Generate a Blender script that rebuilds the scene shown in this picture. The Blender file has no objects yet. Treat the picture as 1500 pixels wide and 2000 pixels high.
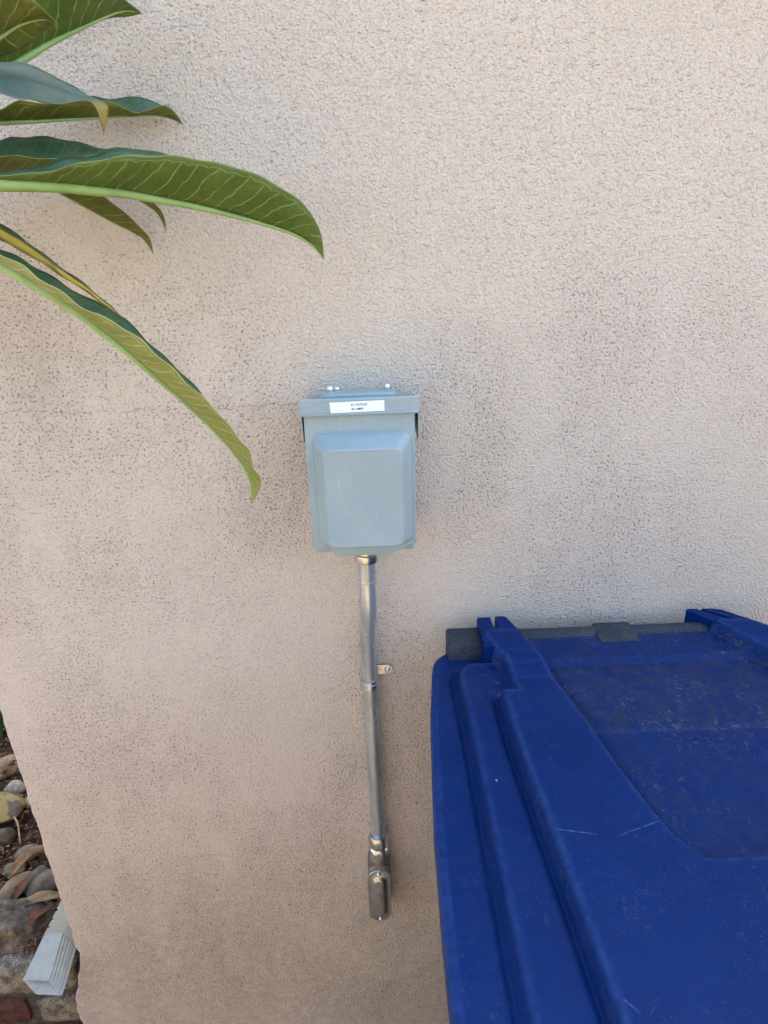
import bpy, bmesh, math, random
from mathutils import Vector, Matrix, noise
random.seed(7)
scene = bpy.context.scene
C = scene.collection

# ------------------------------------------------------------------ camera
cam_d = bpy.data.cameras.new('camera')
cam = bpy.data.objects.new('camera', cam_d); C.objects.link(cam)
fw = Vector((0.01428166, 0.90912394, -0.41628079)); rt = Vector((0.99919105, -0.0286286, -0.02824257)); up = Vector((0.03759353, 0.41554069, 0.90879737))
m = Matrix((rt, up, -fw)).transposed().to_4x4(); m.translation = Vector((0, -1.0, 1.6))
cam.matrix_world = m
cam_d.sensor_fit = 'VERTICAL'; cam_d.sensor_height = 36.0; cam_d.lens = 36.0 * 1387 / 2000
cam_d.clip_start = 0.02; cam_d.clip_end = 500
scene.camera = cam

# ------------------------------------------------------------------ sky, sun, exposure
SUN_AZ = math.radians(49); SUN_EL = math.radians(58)          # azimuth from +Y towards +X: the sun stands behind the house
world = bpy.data.worlds.new('World'); scene.world = world; world.use_nodes = True
wn = world.node_tree.nodes; wl = world.node_tree.links
sky = wn.new('ShaderNodeTexSky'); sky.sky_type = 'NISHITA'; sky.sun_disc = False
sky.sun_elevation = SUN_EL; sky.sun_rotation = SUN_AZ
sky.air_density = 1.0; sky.dust_density = 2.0; sky.ozone_density = 1.0
wl.new(sky.outputs[0], wn['Background'].inputs[0]); wn['Background'].inputs[1].default_value = 0.15
sun_d = bpy.data.lights.new('sun', 'SUN'); sun_d.energy = 3.5; sun_d.angle = math.radians(0.53); sun_d.color = (1.0, 0.94, 0.86)
sun = bpy.data.objects.new('sun', sun_d); C.objects.link(sun)
to_sun = Vector((math.sin(SUN_AZ)*math.cos(SUN_EL), math.cos(SUN_AZ)*math.cos(SUN_EL), math.sin(SUN_EL)))
sun.rotation_euler = to_sun.to_track_quat('Z', 'Y').to_euler()
scene.view_settings.view_transform = 'Standard'; scene.view_settings.look = 'None'
scene.view_settings.exposure = 2.45; scene.view_settings.gamma = 1.0
scene.render.engine = 'CYCLES'; scene.cycles.use_denoising = True; scene.cycles.max_bounces = 6; scene.cycles.diffuse_bounces = 3; scene.cycles.adaptive_threshold = 0.018

# ------------------------------------------------------------------ node helpers
class NT:
    def __init__(s, name):
        s.m = bpy.data.materials.new(name); s.m.use_nodes = True
        s.n = s.m.node_tree.nodes; s.l = s.m.node_tree.links
        s.b = s.n['Principled BSDF']; s.out = s.n['Material Output']
    def node(s, t, **kw):
        n = s.n.new(t)
        for k, v in kw.items(): setattr(n, k, v)
        return n
    def put(s, sock, v):
        if hasattr(v, 'is_output') or isinstance(v, bpy.types.NodeSocket): s.l.new(v, sock)
        else: sock.default_value = v
    def coord(s, kind='Object'):
        return s.node('ShaderNodeTexCoord').outputs[kind]
    def scaled(s, v, sc, loc=(0, 0, 0), rot=(0, 0, 0)):
        n = s.node('ShaderNodeMapping'); s.l.new(v, n.inputs[0]); n.inputs['Scale'].default_value = sc
        n.inputs['Location'].default_value = loc; n.inputs['Rotation'].default_value = rot; return n.outputs[0]
    def noise(s, v, scale, detail=3, rough=.55, dist=0, out=0):
        n = s.node('ShaderNodeTexNoise'); s.l.new(v, n.inputs['Vector'])
        n.inputs['Scale'].default_value = scale; n.inputs['Detail'].default_value = detail
        n.inputs['Roughness'].default_value = rough; n.inputs['Distortion'].default_value = dist
        return n.outputs[out]
    def voro(s, v, scale, feature='F1', rand=1.0):
        n = s.node('ShaderNodeTexVoronoi'); n.feature = feature; s.l.new(v, n.inputs['Vector']); n.inputs['Scale'].default_value = scale
        n.inputs['Randomness'].default_value = rand
        return n.outputs['Distance']
    def rng(s, v, a, b, c=0., d=1., smooth=True):
        n = s.node('ShaderNodeMapRange'); n.interpolation_type = 'SMOOTHSTEP' if smooth else 'LINEAR'
        s.l.new(v, n.inputs[0])
        for i, x in enumerate((a, b, c, d)): s.put(n.inputs[1+i], x)
        return n.outputs[0]
    def math(s, op, a, b=0., c=0.):
        n = s.node('ShaderNodeMath', operation=op); s.put(n.inputs[0], a); s.put(n.inputs[1], b); s.put(n.inputs[2], c); return n.outputs[0]
    def mix(s, f, a, b, mode='MIX'):
        n = s.node('ShaderNodeMix', data_type='RGBA', blend_type=mode)
        s.put(n.inputs[0], f)
        for sk, v in ((n.inputs[6], a), (n.inputs[7], b)):
            if isinstance(v, tuple): sk.default_value = (*v, 1) if len(v) == 3 else v
            else: s.l.new(v, sk)
        return n.outputs[2]
    def sep(s, v):
        n = s.node('ShaderNodeSeparateXYZ'); s.l.new(v, n.inputs[0]); return n.outputs
    def bump(s, h, strength, dist, prev=None):
        n = s.node('ShaderNodeBump'); s.l.new(h, n.inputs['Height']); n.inputs['Strength'].default_value = strength; n.inputs['Distance'].default_value = dist
        if prev is not None: s.l.new(prev, n.inputs['Normal'])
        return n.outputs[0]
    def set(s, **kw):
        for k, v in kw.items():
            sk = s.b.inputs[{'color': 'Base Color', 'rough': 'Roughness', 'metal': 'Metallic', 'spec': 'Specular IOR Level', 'normal': 'Normal', 'coat': 'Coat Weight'}[k]]
            if isinstance(v, tuple) and len(v) == 3: v = (*v, 1)
            s.put(sk, v)
        return s.m

STUCCO_A, STUCCO_B = (.655, .548, .430), (.688, .578, .470)
def mat_stucco():
    t = NT('stucco'); v = t.coord()
    x, y, z = t.sep(v)
    fine = t.noise(v, 520, 2, .6)
    grit = t.noise(v, 270, 2, .6)
    mid = t.noise(v, 120, 2, .55)
    trowel = t.noise(t.scaled(v, (1, 1, .35)), 16, 3, .5, .8)
    blot = t.noise(v, 4.2, 5, .62)
    drift = t.noise(v, 1.7, 4, .55)
    grain = t.math('ADD', t.math('MULTIPLY', grit, .6), t.math('ADD', t.math('MULTIPLY', fine, .22), t.math('MULTIPLY', mid, .18)))
    pit = t.rng(grain, .40, .50, 1., 0.)
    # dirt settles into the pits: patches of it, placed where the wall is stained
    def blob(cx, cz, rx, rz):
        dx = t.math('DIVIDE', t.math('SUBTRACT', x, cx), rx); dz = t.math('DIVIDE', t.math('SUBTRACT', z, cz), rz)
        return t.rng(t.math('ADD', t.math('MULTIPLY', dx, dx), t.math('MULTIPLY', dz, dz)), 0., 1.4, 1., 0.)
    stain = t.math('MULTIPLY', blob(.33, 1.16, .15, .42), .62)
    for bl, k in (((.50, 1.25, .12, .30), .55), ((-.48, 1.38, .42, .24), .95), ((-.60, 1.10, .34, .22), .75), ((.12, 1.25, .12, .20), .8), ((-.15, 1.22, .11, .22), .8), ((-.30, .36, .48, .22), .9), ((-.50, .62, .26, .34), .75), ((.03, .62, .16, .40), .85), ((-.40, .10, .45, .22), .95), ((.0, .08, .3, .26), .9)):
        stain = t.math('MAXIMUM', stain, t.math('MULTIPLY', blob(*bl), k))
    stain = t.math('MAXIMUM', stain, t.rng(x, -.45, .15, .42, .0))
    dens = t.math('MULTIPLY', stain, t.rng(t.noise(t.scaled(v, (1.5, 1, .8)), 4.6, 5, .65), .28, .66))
    # large pale / pinkish drift of the paint
    base = t.mix(t.rng(drift, .35, .65), STUCCO_A, STUCCO_B)
    base = t.mix(t.math('MULTIPLY', t.rng(blot, .5, .72), .22), base, (.56, .48, .41))
    # soft grey-brown film, then grime in the pits
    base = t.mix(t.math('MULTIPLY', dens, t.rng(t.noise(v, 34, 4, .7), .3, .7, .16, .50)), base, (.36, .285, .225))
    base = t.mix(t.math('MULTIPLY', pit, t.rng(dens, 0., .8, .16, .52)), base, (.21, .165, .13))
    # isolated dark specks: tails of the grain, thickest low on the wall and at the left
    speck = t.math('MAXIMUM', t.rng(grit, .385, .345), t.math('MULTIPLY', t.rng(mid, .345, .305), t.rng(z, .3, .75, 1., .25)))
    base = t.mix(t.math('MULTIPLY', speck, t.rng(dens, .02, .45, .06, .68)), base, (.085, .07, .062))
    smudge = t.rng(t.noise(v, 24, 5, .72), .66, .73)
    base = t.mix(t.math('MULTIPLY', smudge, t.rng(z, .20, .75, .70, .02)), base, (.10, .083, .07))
    # blotchy soil film splashed low on the wall, also painting in dimmer, warmer light
    splash_shade = t.math('MULTIPLY', t.rng(t.math('ADD', z, t.math('MULTIPLY', blot, .55)), .42, .78, 1., 0.), t.rng(t.noise(v, 48, 5, .75), .36, .6))
    base = t.mix(t.math('MULTIPLY', splash_shade, .32), base, (.32, .265, .19))
    # hairline cracks
    wig = t.noise(t.scaled(v, (11, 1, 1)), 1.0, 6, .68)
    def crack(z0, amp, x0, x1, w):
        d = t.math('ABSOLUTE', t.math('SUBTRACT', z, t.math('ADD', z0 - amp*.5, t.math('MULTIPLY', wig, amp))))
        k = t.rng(d, 0., w, 1., 0.)
        k = t.math('MULTIPLY', k, t.rng(x, x0, x0+.03)); k = t.math('MULTIPLY', k, t.rng(x, x1-.03, x1, 1., 0.))
        return t.math('MULTIPLY', k, t.rng(mid, .38, .56))
    ck = crack(1.318, .045, -.60, -.08, .0011)
    ck = t.math('MAXIMUM', ck, crack(.095, .03, -.70, -.60, .0016))
    ck = t.math('MAXIMUM', ck, crack(.235, .07, -.34, -.10, .0012))
    ck = t.math('MAXIMUM', ck, crack(.41, .12, -.46, -.20, .0010))
    base = t.mix(t.math('MULTIPLY', ck, .6), base, (.12, .095, .075))
    # bright sand grains
    base = t.mix(t.math('MULTIPLY', t.rng(grain, .60, .66), .30), base, (.84, .79, .70))
    # one height field in metres: trowel waves, sand grain, pits, raised lumps high on the wall, cracks
    up_ = t.math('MULTIPLY', t.rng(z, 1.25, 1.6), t.rng(drift, .35, .55))
    blobs = t.math('MULTIPLY', t.rng(mid, .54, .68), t.math('ADD', up_, .12))
    h = t.math('MULTIPLY', trowel, .0034)
    h = t.math('ADD', h, t.math('MULTIPLY', grain, .0108))
    h = t.math('ADD', h, t.math('MULTIPLY', blobs, .0018))
    h = t.math('SUBTRACT', h, t.math('MULTIPLY', ck, .0008))
    return t.set(color=base, rough=.93, spec=.18, normal=t.bump(h, 1., 1.))

def mat_paint_grey():
    t = NT('grey_enamel'); v = t.coord()
    n = t.noise(v, 22, 4, .6)
    col = t.mix(t.rng(n, .35, .7), (.236, .304, .312), (.262, .330, .337))
    scuff = t.rng(t.noise(t.scaled(v, (60, 60, 14)), 1., 3, .6), .66, .75)
    col = t.mix(t.math('MULTIPLY', scuff, .18), col, (.56, .59, .58))
    dust = t.rng(t.noise(v, 90, 3, .6), .6, .72)
    col = t.mix(t.math('MULTIPLY', dust, .15), col, (.30, .27, .23))
    return t.set(color=col, rough=t.rng(t.noise(v, 35, 3), .3, .7, .34, .50), spec=.5, normal=t.bump(t.noise(v, 420, 2), .06, .0006))

def mat_steel(name='galvanised_steel', col=(.50, .53, .55), dark=(.31, .33, .345), ro=.32):
    t = NT(name); v = t.coord()
    n = t.noise(t.scaled(v, (60, 60, 9)), 1., 5, .65)
    c = t.mix(t.rng(n, .38, .68), col, dark)
    sp = t.rng(t.noise(v, 140, 3, .6), .62, .72)
    c = t.mix(t.math('MULTIPLY', sp, .5), c, (.13, .12, .10))
    return t.set(color=c, rough=t.rng(n, .3, .7, ro-.07, ro+.12), metal=.72, normal=t.bump(t.noise(v, 260, 3), .06, .0006))

def mat_zinc():
    t = NT('bright_zinc'); v = t.coord()
    c = t.mix(t.rng(t.noise(v, 90, 3), .4, .7), (.66, .67, .68), (.42, .43, .44))
    return t.set(color=c, rough=.28, metal=1.)

def mat_cast():
    t = NT('cast_iron_grey'); v = t.coord()
    c = t.mix(t.rng(t.noise(v, 70, 4, .6), .35, .7), (.15, .15, .145), (.20, .195, .185))
    return t.set(color=c, rough=.5, metal=.75, normal=t.bump(t.noise(v, 330, 3), .22, .0008))

def mat_cover():
    t = NT('stamped_steel_cover'); v = t.coord()
    c = t.mix(t.rng(t.noise(v, 60, 4, .6), .35, .7), (.56, .55, .53), (.42, .41, .39))
    return t.set(color=c, rough=.33, metal=1., normal=t.bump(t.noise(v, 300, 3), .08, .0006))

def mat_plain(name, col, rough=.6, spec=.4, var=.15, scale=40, bump=0., metal=0.):
    t = NT(name); v = t.coord()
    n = t.noise(v, scale, 4, .6)
    c = t.mix(t.rng(n, .3, .7), tuple(k*(1-var) for k in col), tuple(min(1, k*(1+var)) for k in col))
    kw = dict(color=c, rough=rough, spec=spec, metal=metal)
    if bump: kw['normal'] = t.bump(t.noise(v, scale*4, 3), bump, .001)
    return t.set(**kw)

def mat_bin_blue():
    t = NT('blue_polyethylene'); v = t.coord()
    at = t.node('ShaderNodeAttribute'); at.attribute_name = 'dust'; dust = at.outputs['Fac']
    n = t.noise(v, 9, 4, .6)
    c = t.mix(t.rng(n, .3, .7), (.0003, .0140, .082), (.0004, .0175, .096))
    # sun-bleached, chalky haze
    chalk = t.rng(t.noise(v, 24, 6, .7), .45, .75)
    c = t.mix(t.math('MULTIPLY', chalk, .14), c, (.006, .028, .115))
    # dried dusty film with curled tide marks, thick where it gathers
    tex = t.rng(t.noise(v, 55, 6, .72, 1.2), .36, .66)
    film = t.math('MULTIPLY', dust, t.rng(tex, 0., 1., .15, .72))
    c = t.mix(film, c, (.038, .042, .055))
    iso = t.noise(v, 46, 2, .6, .9)
    tide = t.math('MAXIMUM', t.rng(t.math('ABSOLUTE', t.math('SUBTRACT', iso, .47)), .0, .016, 1., 0.), t.rng(t.math('ABSOLUTE', t.math('SUBTRACT', iso, .58)), .0, .014, 1., 0.))
    tide = t.math('MULTIPLY', tide, t.math('MULTIPLY', t.rng(t.noise(v, 15, 4, .6), .44, .60), t.rng(t.noise(v, 120, 2, .6), .4, .6)))
    c = t.mix(t.math('MULTIPLY', tide, t.rng(dust, .0, .8, .10, .62)), c, (.13, .15, .21))
    aw_ = t.node('ShaderNodeAttribute'); aw_.attribute_name = 'wear_highlight'
    c = t.mix(t.math('MULTIPLY', aw_.outputs['Fac'], t.rng(t.noise(v, 70, 4, .7), .35, .65, .12, .60)), c, (.022, .055, .165))  # pale worn ridges, doubling as their highlight painted into the colour
    # fine scratches in a few directions
    def scr(rot, thr, sc):
        q = t.scaled(v, sc, rot=(0, 0, rot))
        return t.rng(t.noise(q, 1., 2, .5), thr, thr+.05)
    s = t.math('MAXIMUM', scr(.5, .70, (14, 260, 60)), scr(-.9, .715, (12, 240, 60)))
    s = t.math('MULTIPLY', s, t.rng(t.noise(v, 11, 3, .6), .52, .66))
    c = t.mix(t.math('MULTIPLY', s, .20), c, (.14, .18, .30))
    # bird specks and crumbs
    pv = t.voro(v, 26)
    pick = t.rng(t.noise(v, 17, 1), .60, .64)
    c = t.mix(t.math('MULTIPLY', t.rng(pv, .03, .042, 1., 0.), pick), c, (.55, .53, .47))
    # two long scrapes across the raised panel
    x, y, z = t.sep(v)
    def scrape(x0, y0, x1, y1, w_):
        L = math.hypot(x1-x0, y1-y0); ux, uy = (x1-x0)/L, (y1-y0)/L
        al = t.math('ADD', t.math('MULTIPLY', t.math('SUBTRACT', x, x0), ux), t.math('MULTIPLY', t.math('SUBTRACT', y, y0), uy))
        ac = t.math('ABSOLUTE', t.math('SUBTRACT', t.math('MULTIPLY', t.math('SUBTRACT', y, y0), ux), t.math('MULTIPLY', t.math('SUBTRACT', x, x0), uy)))
        k = t.math('MULTIPLY', t.rng(ac, w_*.3, w_, 1., 0.), t.math('MULTIPLY', t.rng(al, 0, .008), t.rng(al, L-.02, L, 1., 0.)))
        return t.math('MULTIPLY', k, t.rng(t.noise(v, 170, 3, .7), .34, .56))
    sc_ = t.math('MAXIMUM', scrape(.183, -.446, .236, -.458, .0012), scrape(.302, -.441, .243, -.461, .0011))
    sc_ = t.math('MAXIMUM', sc_, scrape(.197, -.620, .213, -.640, .0014))
    c = t.mix(t.math('MULTIPLY', sc_, .32), c, (.16, .20, .32))
    r = t.math('ADD', t.rng(t.noise(v, 18, 4, .6), .3, .7, .40, .54), t.math('MULTIPLY', film, .38))
    nb = t.bump(t.noise(v, 480, 2), .10, .0006)
    nb = t.bump(t.noise(v, 11, 3, .5), .10, .006, nb)
    return t.set(color=c, rough=r, spec=.09, normal=nb)

def mat_bin_grey():
    t = NT('grey_polyethylene'); v = t.coord()
    n = t.noise(v, 300, 3, .65)
    c = t.mix(t.rng(n, .35, .65), (.016, .021, .029), (.040, .047, .060))
    c = t.mix(t.math('MULTIPLY', t.rng(t.noise(v, 30, 4, .6), .5, .7), .35), c, (.075, .07, .065))
    return t.set(color=c, rough=.75, spec=.25, normal=t.bump(n, .35, .0014))

def mat_leaf(name, base, base2, vein, gloss, trans, yellow=None, tip=None, pitch=.0160, slant=.019, vein_amt=.8):
    t = NT(name); uv = t.coord('UV'); v = t.coord()
    u, w, _ = t.sep(uv)
    aw = w
    c = t.mix(t.rng(t.noise(v, 30, 5, .65), .35, .68), base, base2)
    c = t.mix(t.math('MULTIPLY', t.rng(t.noise(v, 160, 3, .6), .5, .7), .3), c, tuple(k*.6 for k in base))
    wob = t.math('MULTIPLY', t.noise(v, 34, 3, .6), .016)
    # side veins run outwards and forwards, ending in a looped vein inside the margin
    a = t.math('DIVIDE', t.math('SUBTRACT', t.math('ADD', u, wob), t.math('MULTIPLY', t.math('POWER', aw, 1.25), slant)), pitch)
    fr = t.math('ABSOLUTE', t.math('SUBTRACT', t.math('FRACT', a), .5))
    side = t.math('MULTIPLY', t.rng(fr, .018, .052, t.rng(t.noise(v, 45, 2), .3, .6, .5, 1.), 0.), t.rng(aw, .86, .93, 1., 0.))
    loopw = t.math('ADD', aw, t.math('MULTIPLY', t.math('MULTIPLY', fr, fr), .18))
    loop = t.math('MULTIPLY', t.rng(t.math('ABSOLUTE', t.math('SUBTRACT', loopw, .915)), .004, .018, 1., 0.), .42)
    margin = t.rng(aw, .965, 1.0)
    vv = t.math('MAXIMUM', side, loop); vv = t.math('MAXIMUM', vv, t.math('MULTIPLY', margin, .6))
    # faint net between the veins
    net = t.math('MULTIPLY', t.rng(t.voro(v, 210, 'DISTANCE_TO_EDGE'), .0, .05, 1., 0.), .14)
    c = t.mix(net, c, vein)
    if yellow:
        s = t.rng(t.math('ADD', aw, t.math('MULTIPLY', t.noise(v, 24, 4, .6), .5)), .42, .95, 1., 0.)
        s = t.math('MULTIPLY', s, t.rng(t.noise(v, 12, 3, .6), .25, .42))
        c = t.mix(s, c, yellow)
    if tip: c = t.mix(t.rng(u, tip, tip+.02), c, (.30, .24, .05))
    c = t.mix(t.math('MULTIPLY', vv, vein_amt), c, vein)
    spots = t.rng(t.noise(v, 75, 3, .6), .70, .75)
    c = t.mix(t.math('MULTIPLY', spots, .6), c, (.09, .055, .02))
    nb = t.bump(vv, .35, .0012); nb = t.bump(t.noise(v, 60, 3), .15, .002, nb)
    t.set(color=c, rough=gloss, spec=.5, normal=nb)
    tr = t.node('ShaderNodeBsdfTranslucent'); t.l.new(t.mix(.35, c, (.30, .36, .02)), tr.inputs[0]); t.l.new(nb, tr.inputs['Normal'])
    mx = t.node('ShaderNodeMixShader'); mx.inputs[0].default_value = trans
    t.l.new(t.b.outputs[0], mx.inputs[1]); t.l.new(tr.outputs[0], mx.inputs[2]); t.l.new(mx.outputs[0], t.out.inputs[0])
    return t.m

def mat_stone(name, a, b, rough=.75):
    t = NT(name); v = t.coord()
    c = t.mix(t.rng(t.noise(v, 38, 5, .65), .32, .68), a, b)
    c = t.mix(t.math('MULTIPLY', t.rng(t.noise(v, 190, 3, .6), .55, .7), .45), c, tuple(k*.45 for k in a))
    c = t.mix(t.math('MULTIPLY', t.rng(t.noise(v, 70, 3, .6), .6, .7), .4), c, tuple(min(.7, k*1.7) for k in b))
    return t.set(color=c, rough=rough, spec=.3, normal=t.bump(t.noise(v, 120, 4, .6), .4, .002))

def mat_litter():
    t = NT('bark_litter'); v = t.coord()
    c = t.mix(t.rng(t.noise(v, 95, 2, .5), .36, .62), (.030, .014, .008), (.17, .072, .028))
    c = t.mix(t.rng(t.noise(v, 61, 2, .5), .58, .66), c, (.36, .20, .085))
    return t.set(color=c, rough=.85, spec=.2)

def mat_soil():
    t = NT('dark_mulch_soil'); v = t.coord()
    c = t.mix(t.rng(t.noise(v, 60, 5, .7), .35, .65), (.022, .013, .008), (.085, .045, .024))
    c = t.mix(t.math('MULTIPLY', t.rng(t.noise(v, 150, 3, .6), .58, .7), .7), c, (.20, .10, .05))
    return t.set(color=c, rough=.95, spec=.15, normal=t.bump(t.noise(v, 90, 5, .65), .9, .006))

def mat_concrete(name, a, b, sc=30, spk=.4):
    t = NT(name); v = t.coord()
    c = t.mix(t.rng(t.noise(v, sc, 5, .65), .35, .65), a, b)
    c = t.mix(t.math('MULTIPLY', t.rng(t.noise(v, sc*6, 3, .6), .54, .68), spk), c, tuple(k*.3 for k in a))
    c = t.mix(t.math('MULTIPLY', t.rng(t.noise(v, sc*9, 2, .6), .60, .70), spk), c, tuple(min(.75, k*1.8) for k in b))
    return t.set(color=c, rough=.9, spec=.2, normal=t.bump(t.noise(v, sc*5, 4, .65), .7, .004))

M = dict(
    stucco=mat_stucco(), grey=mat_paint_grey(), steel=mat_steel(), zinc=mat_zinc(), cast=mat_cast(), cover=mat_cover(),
    blue=mat_bin_blue(), bin_grey=mat_bin_grey(),
    sticker=mat_plain('white_label_tape', (.72, .76, .74), .45, .4, .03), ink=mat_plain('black_ink', (.03, .03, .035), .6),
    black=mat_plain('black_rubber', (.02, .02, .02), .7),
    spout=mat_plain('white_painted_aluminium', (.31, .325, .29), .42, .45, .09, 55, .10),
    leaf_under=mat_leaf('leaf_underside_green', (.085, .150, .022), (.125, .195, .030), (.38, .46, .20), .5, .36, vein_amt=.85),
    leaf_under_dark=mat_leaf('leaf_underside_olive', (.105, .125, .015), (.150, .170, .020), (.34, .38, .15), .5, .34, vein_amt=.85),
    leaf_under_pale=mat_leaf('leaf_underside_pale', (.27, .29, .07), (.19, .245, .05), (.60, .58, .30), .5, .30, pitch=.0128, slant=.026),
    leaf_top=mat_leaf('leaf_upper_side', (.036, .085, .036), (.058, .118, .045), (.16, .24, .13), .33, .18, vein_amt=.4),
    leaf_top_grey=mat_leaf('leaf_upper_side_dusty', (.085, .135, .105), (.125, .165, .125), (.19, .20, .12), .42, .15, tip=.098, vein_amt=.12),
    leaf_top_yellow=mat_leaf('leaf_upper_side_yellowing', (.055, .095, .022), (.09, .13, .03), (.22, .25, .08), .4, .2, yellow=(.72, .50, .05), vein_amt=.2),
    leaf_under_yellow=mat_leaf('leaf_underside_yellowing', (.12, .13, .03), (.20, .17, .03), (.40, .34, .12), .5, .3, yellow=(.40, .28, .03), vein_amt=.3),
    rib=mat_plain('pale_green_midrib', (.215, .325, .105), .45, .4, .14, 30, .1),
    rib_grey=mat_plain('grey_green_midrib', (.10, .145, .11), .45, .4, .1, 30),
    rib_dark=mat_plain('olive_midrib', (.25, .29, .10), .5, .4, .15, 30),
    bark=mat_plain('grey_green_bark', (.20, .19, .15), .8, .3, .25, 30, .4),
    stone_tan=mat_stone('tan_river_stone', (.23, .135, .058), (.35, .23, .115)), stone_grey=mat_stone('grey_river_stone', (.118, .083, .050), (.235, .17, .105)),
    stone_dark=mat_stone('dark_river_stone', (.08, .05, .027), (.16, .107, .06)), stone_white=mat_stone('pale_river_stone', (.20, .15, .095), (.48, .385, .27)),
    boulder=mat_stone('rough_grey_rock', (.055, .038, .024), (.19, .145, .095), .9),
    soil=mat_soil(), dry=mat_plain('dry_tan_leaf', (.33, .19, .085), .65, .35, .35, 70, .3), dry_red=mat_plain('dry_red_leaf', (.16, .052, .022), .65, .35, .35, 60, .3),
    dry_yellow=mat_plain('yellowing_leaf', (.36, .31, .05), .5, .4, .3, 28), dry_brown=mat_plain('dark_brown_leaf', (.055, .032, .02), .5, .4, .3, 60),
    litter=mat_litter(),
    brick_red=mat_concrete('dark_red_brick', (.055, .022, .018), (.105, .045, .036), 45, .6), brick_grey=mat_concrete('mortar_smeared_brick', (.09, .074, .054), (.27, .23, .175), 42, .8),
    mortar=mat_concrete('dark_mortar', (.05, .046, .042), (.10, .09, .08), 60, .4), paving=mat_concrete('tan_paving', (.27, .205, .125), (.33, .255, .16), 6, .15),
    unseen_bounce_wall=mat_concrete('tan_bounce_wall', (.36, .25, .095), (.42, .30, .12), 8, .2),
    strap=mat_plain('strap_leaf_green', (.06, .11, .02), .45, .4, .3, 30),
)

# ------------------------------------------------------------------ mesh helpers
def link(name, me, mat=None, parent=None, smooth=None):
    o = bpy.data.objects.new(name, me); C.objects.link(o)
    if mat is not None:
        for mm in (mat if isinstance(mat, (list, tuple)) else [mat]): me.materials.append(M[mm] if isinstance(mm, str) else mm)
    if parent is not None: o.parent = parent
    if smooth is not None:
        me.polygons.foreach_set('use_smooth', [True]*len(me.polygons))
        if smooth < 180: me.set_sharp_from_angle(angle=math.radians(smooth))
    return o
def from_bm(name, bm, mat=None, parent=None, smooth=None):
    bmesh.ops.recalc_face_normals(bm, faces=bm.faces)
    me = bpy.data.meshes.new(name); bm.to_mesh(me); bm.free()
    return link(name, me, mat, parent, smooth)
def thing(name, label, cat, loc=(0, 0, 0), group=None):
    o = bpy.data.objects.new(name, None); C.objects.link(o); o.location = loc; o.empty_display_size = .05
    return tag(o, label, cat, group)
def tag(o, label, cat, group=None):
    o['label'] = label; o['category'] = cat
    if group: o['group'] = group
    return o
def structure(o): o['kind'] = 'structure'; return o
def keep_world(o):
    """children are modelled in world coordinates; take the parent's offset out"""
    bpy.context.view_layer.update()
    for ch in o.children: ch.location = ch.location - o.location
def box(bm, x0, x1, y0, y1, z0, z1):
    vs = [bm.verts.new(p) for p in ((x0,y0,z0),(x1,y0,z0),(x1,y1,z0),(x0,y1,z0),(x0,y0,z1),(x1,y0,z1),(x1,y1,z1),(x0,y1,z1))]
    for f in ((0,3,2,1),(4,5,6,7),(0,1,5,4),(1,2,6,5),(2,3,7,6),(3,0,4,7)): bm.faces.new([vs[i] for i in f])
    return vs
def bevel(bm, w, seg=2, ang=None):
    es = [e for e in bm.edges if e.is_manifold and (ang is None or e.calc_face_angle(0) > math.radians(ang))]
    bmesh.ops.bevel(bm, geom=es, offset=w, segments=seg, profile=.5, affect='EDGES', clamp_overlap=True)
def prism(bm, poly, axis, a, b):
    """poly: 2-D outline; axis 'x'|'y'|'z' is the extrusion direction from a to b"""
    def p3(u, v, w): return {'x': (w, u, v), 'y': (u, w, v), 'z': (u, v, w)}[axis]
    A = [bm.verts.new(p3(u, v, a)) for u, v in poly]; B = [bm.verts.new(p3(u, v, b)) for u, v in poly]
    n = len(poly); bm.faces.new(A); bm.faces.new(B[::-1])
    for i in range(n): bm.faces.new((A[i], A[(i+1) % n], B[(i+1) % n], B[i]))
def loft(bm, rings, cap=True, closed=True):
    R_ = [[bm.verts.new(p) for p in r] for r in rings]; n = len(R_[0])
    for a, b in zip(R_, R_[1:]):
        for i in range(n if closed else n-1): bm.faces.new((a[i], a[(i+1) % n], b[(i+1) % n], b[i]))
    if cap: bm.faces.new(R_[0][::-1]); bm.faces.new(R_[-1])
    return R_
def catmull(pts, n):
    pts = [Vector(p) for p in pts]; out = []
    P = [pts[0]*2-pts[1]] + pts + [pts[-1]*2-pts[-2]]
    k = len(pts)-1
    for j in range(n):
        t = j/(n-1)*k; i = min(int(t), k-1); t -= i
        a, b, c, d = P[i:i+4]
        out.append(.5*((2*b)+(c-a)*t+(2*a-5*b+4*c-d)*t*t+(3*b-a-3*c+d)*t**3))
    return out
def tube(bm, path, radii, seg=16, cap=True, squash=None):
    path = [Vector(p) for p in path]; rings = []
    ref = Vector((0, 1, 0)) if abs((path[1]-path[0]).normalized().y) < .9 else Vector((1, 0, 0))
    for i, p in enumerate(path):
        tg = (path[min(i+1, len(path)-1)]-path[max(i-1, 0)]).normalized()
        a = tg.cross(ref).normalized(); b = a.cross(tg).normalized(); ref = b
        r = radii[i] if isinstance(radii, (list, tuple)) else radii
        rings.append([p + (a*math.cos(2*math.pi*k/seg)+b*math.sin(2*math.pi*k/seg))*r for k in range(seg)])
    loft(bm, rings, cap)
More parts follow.
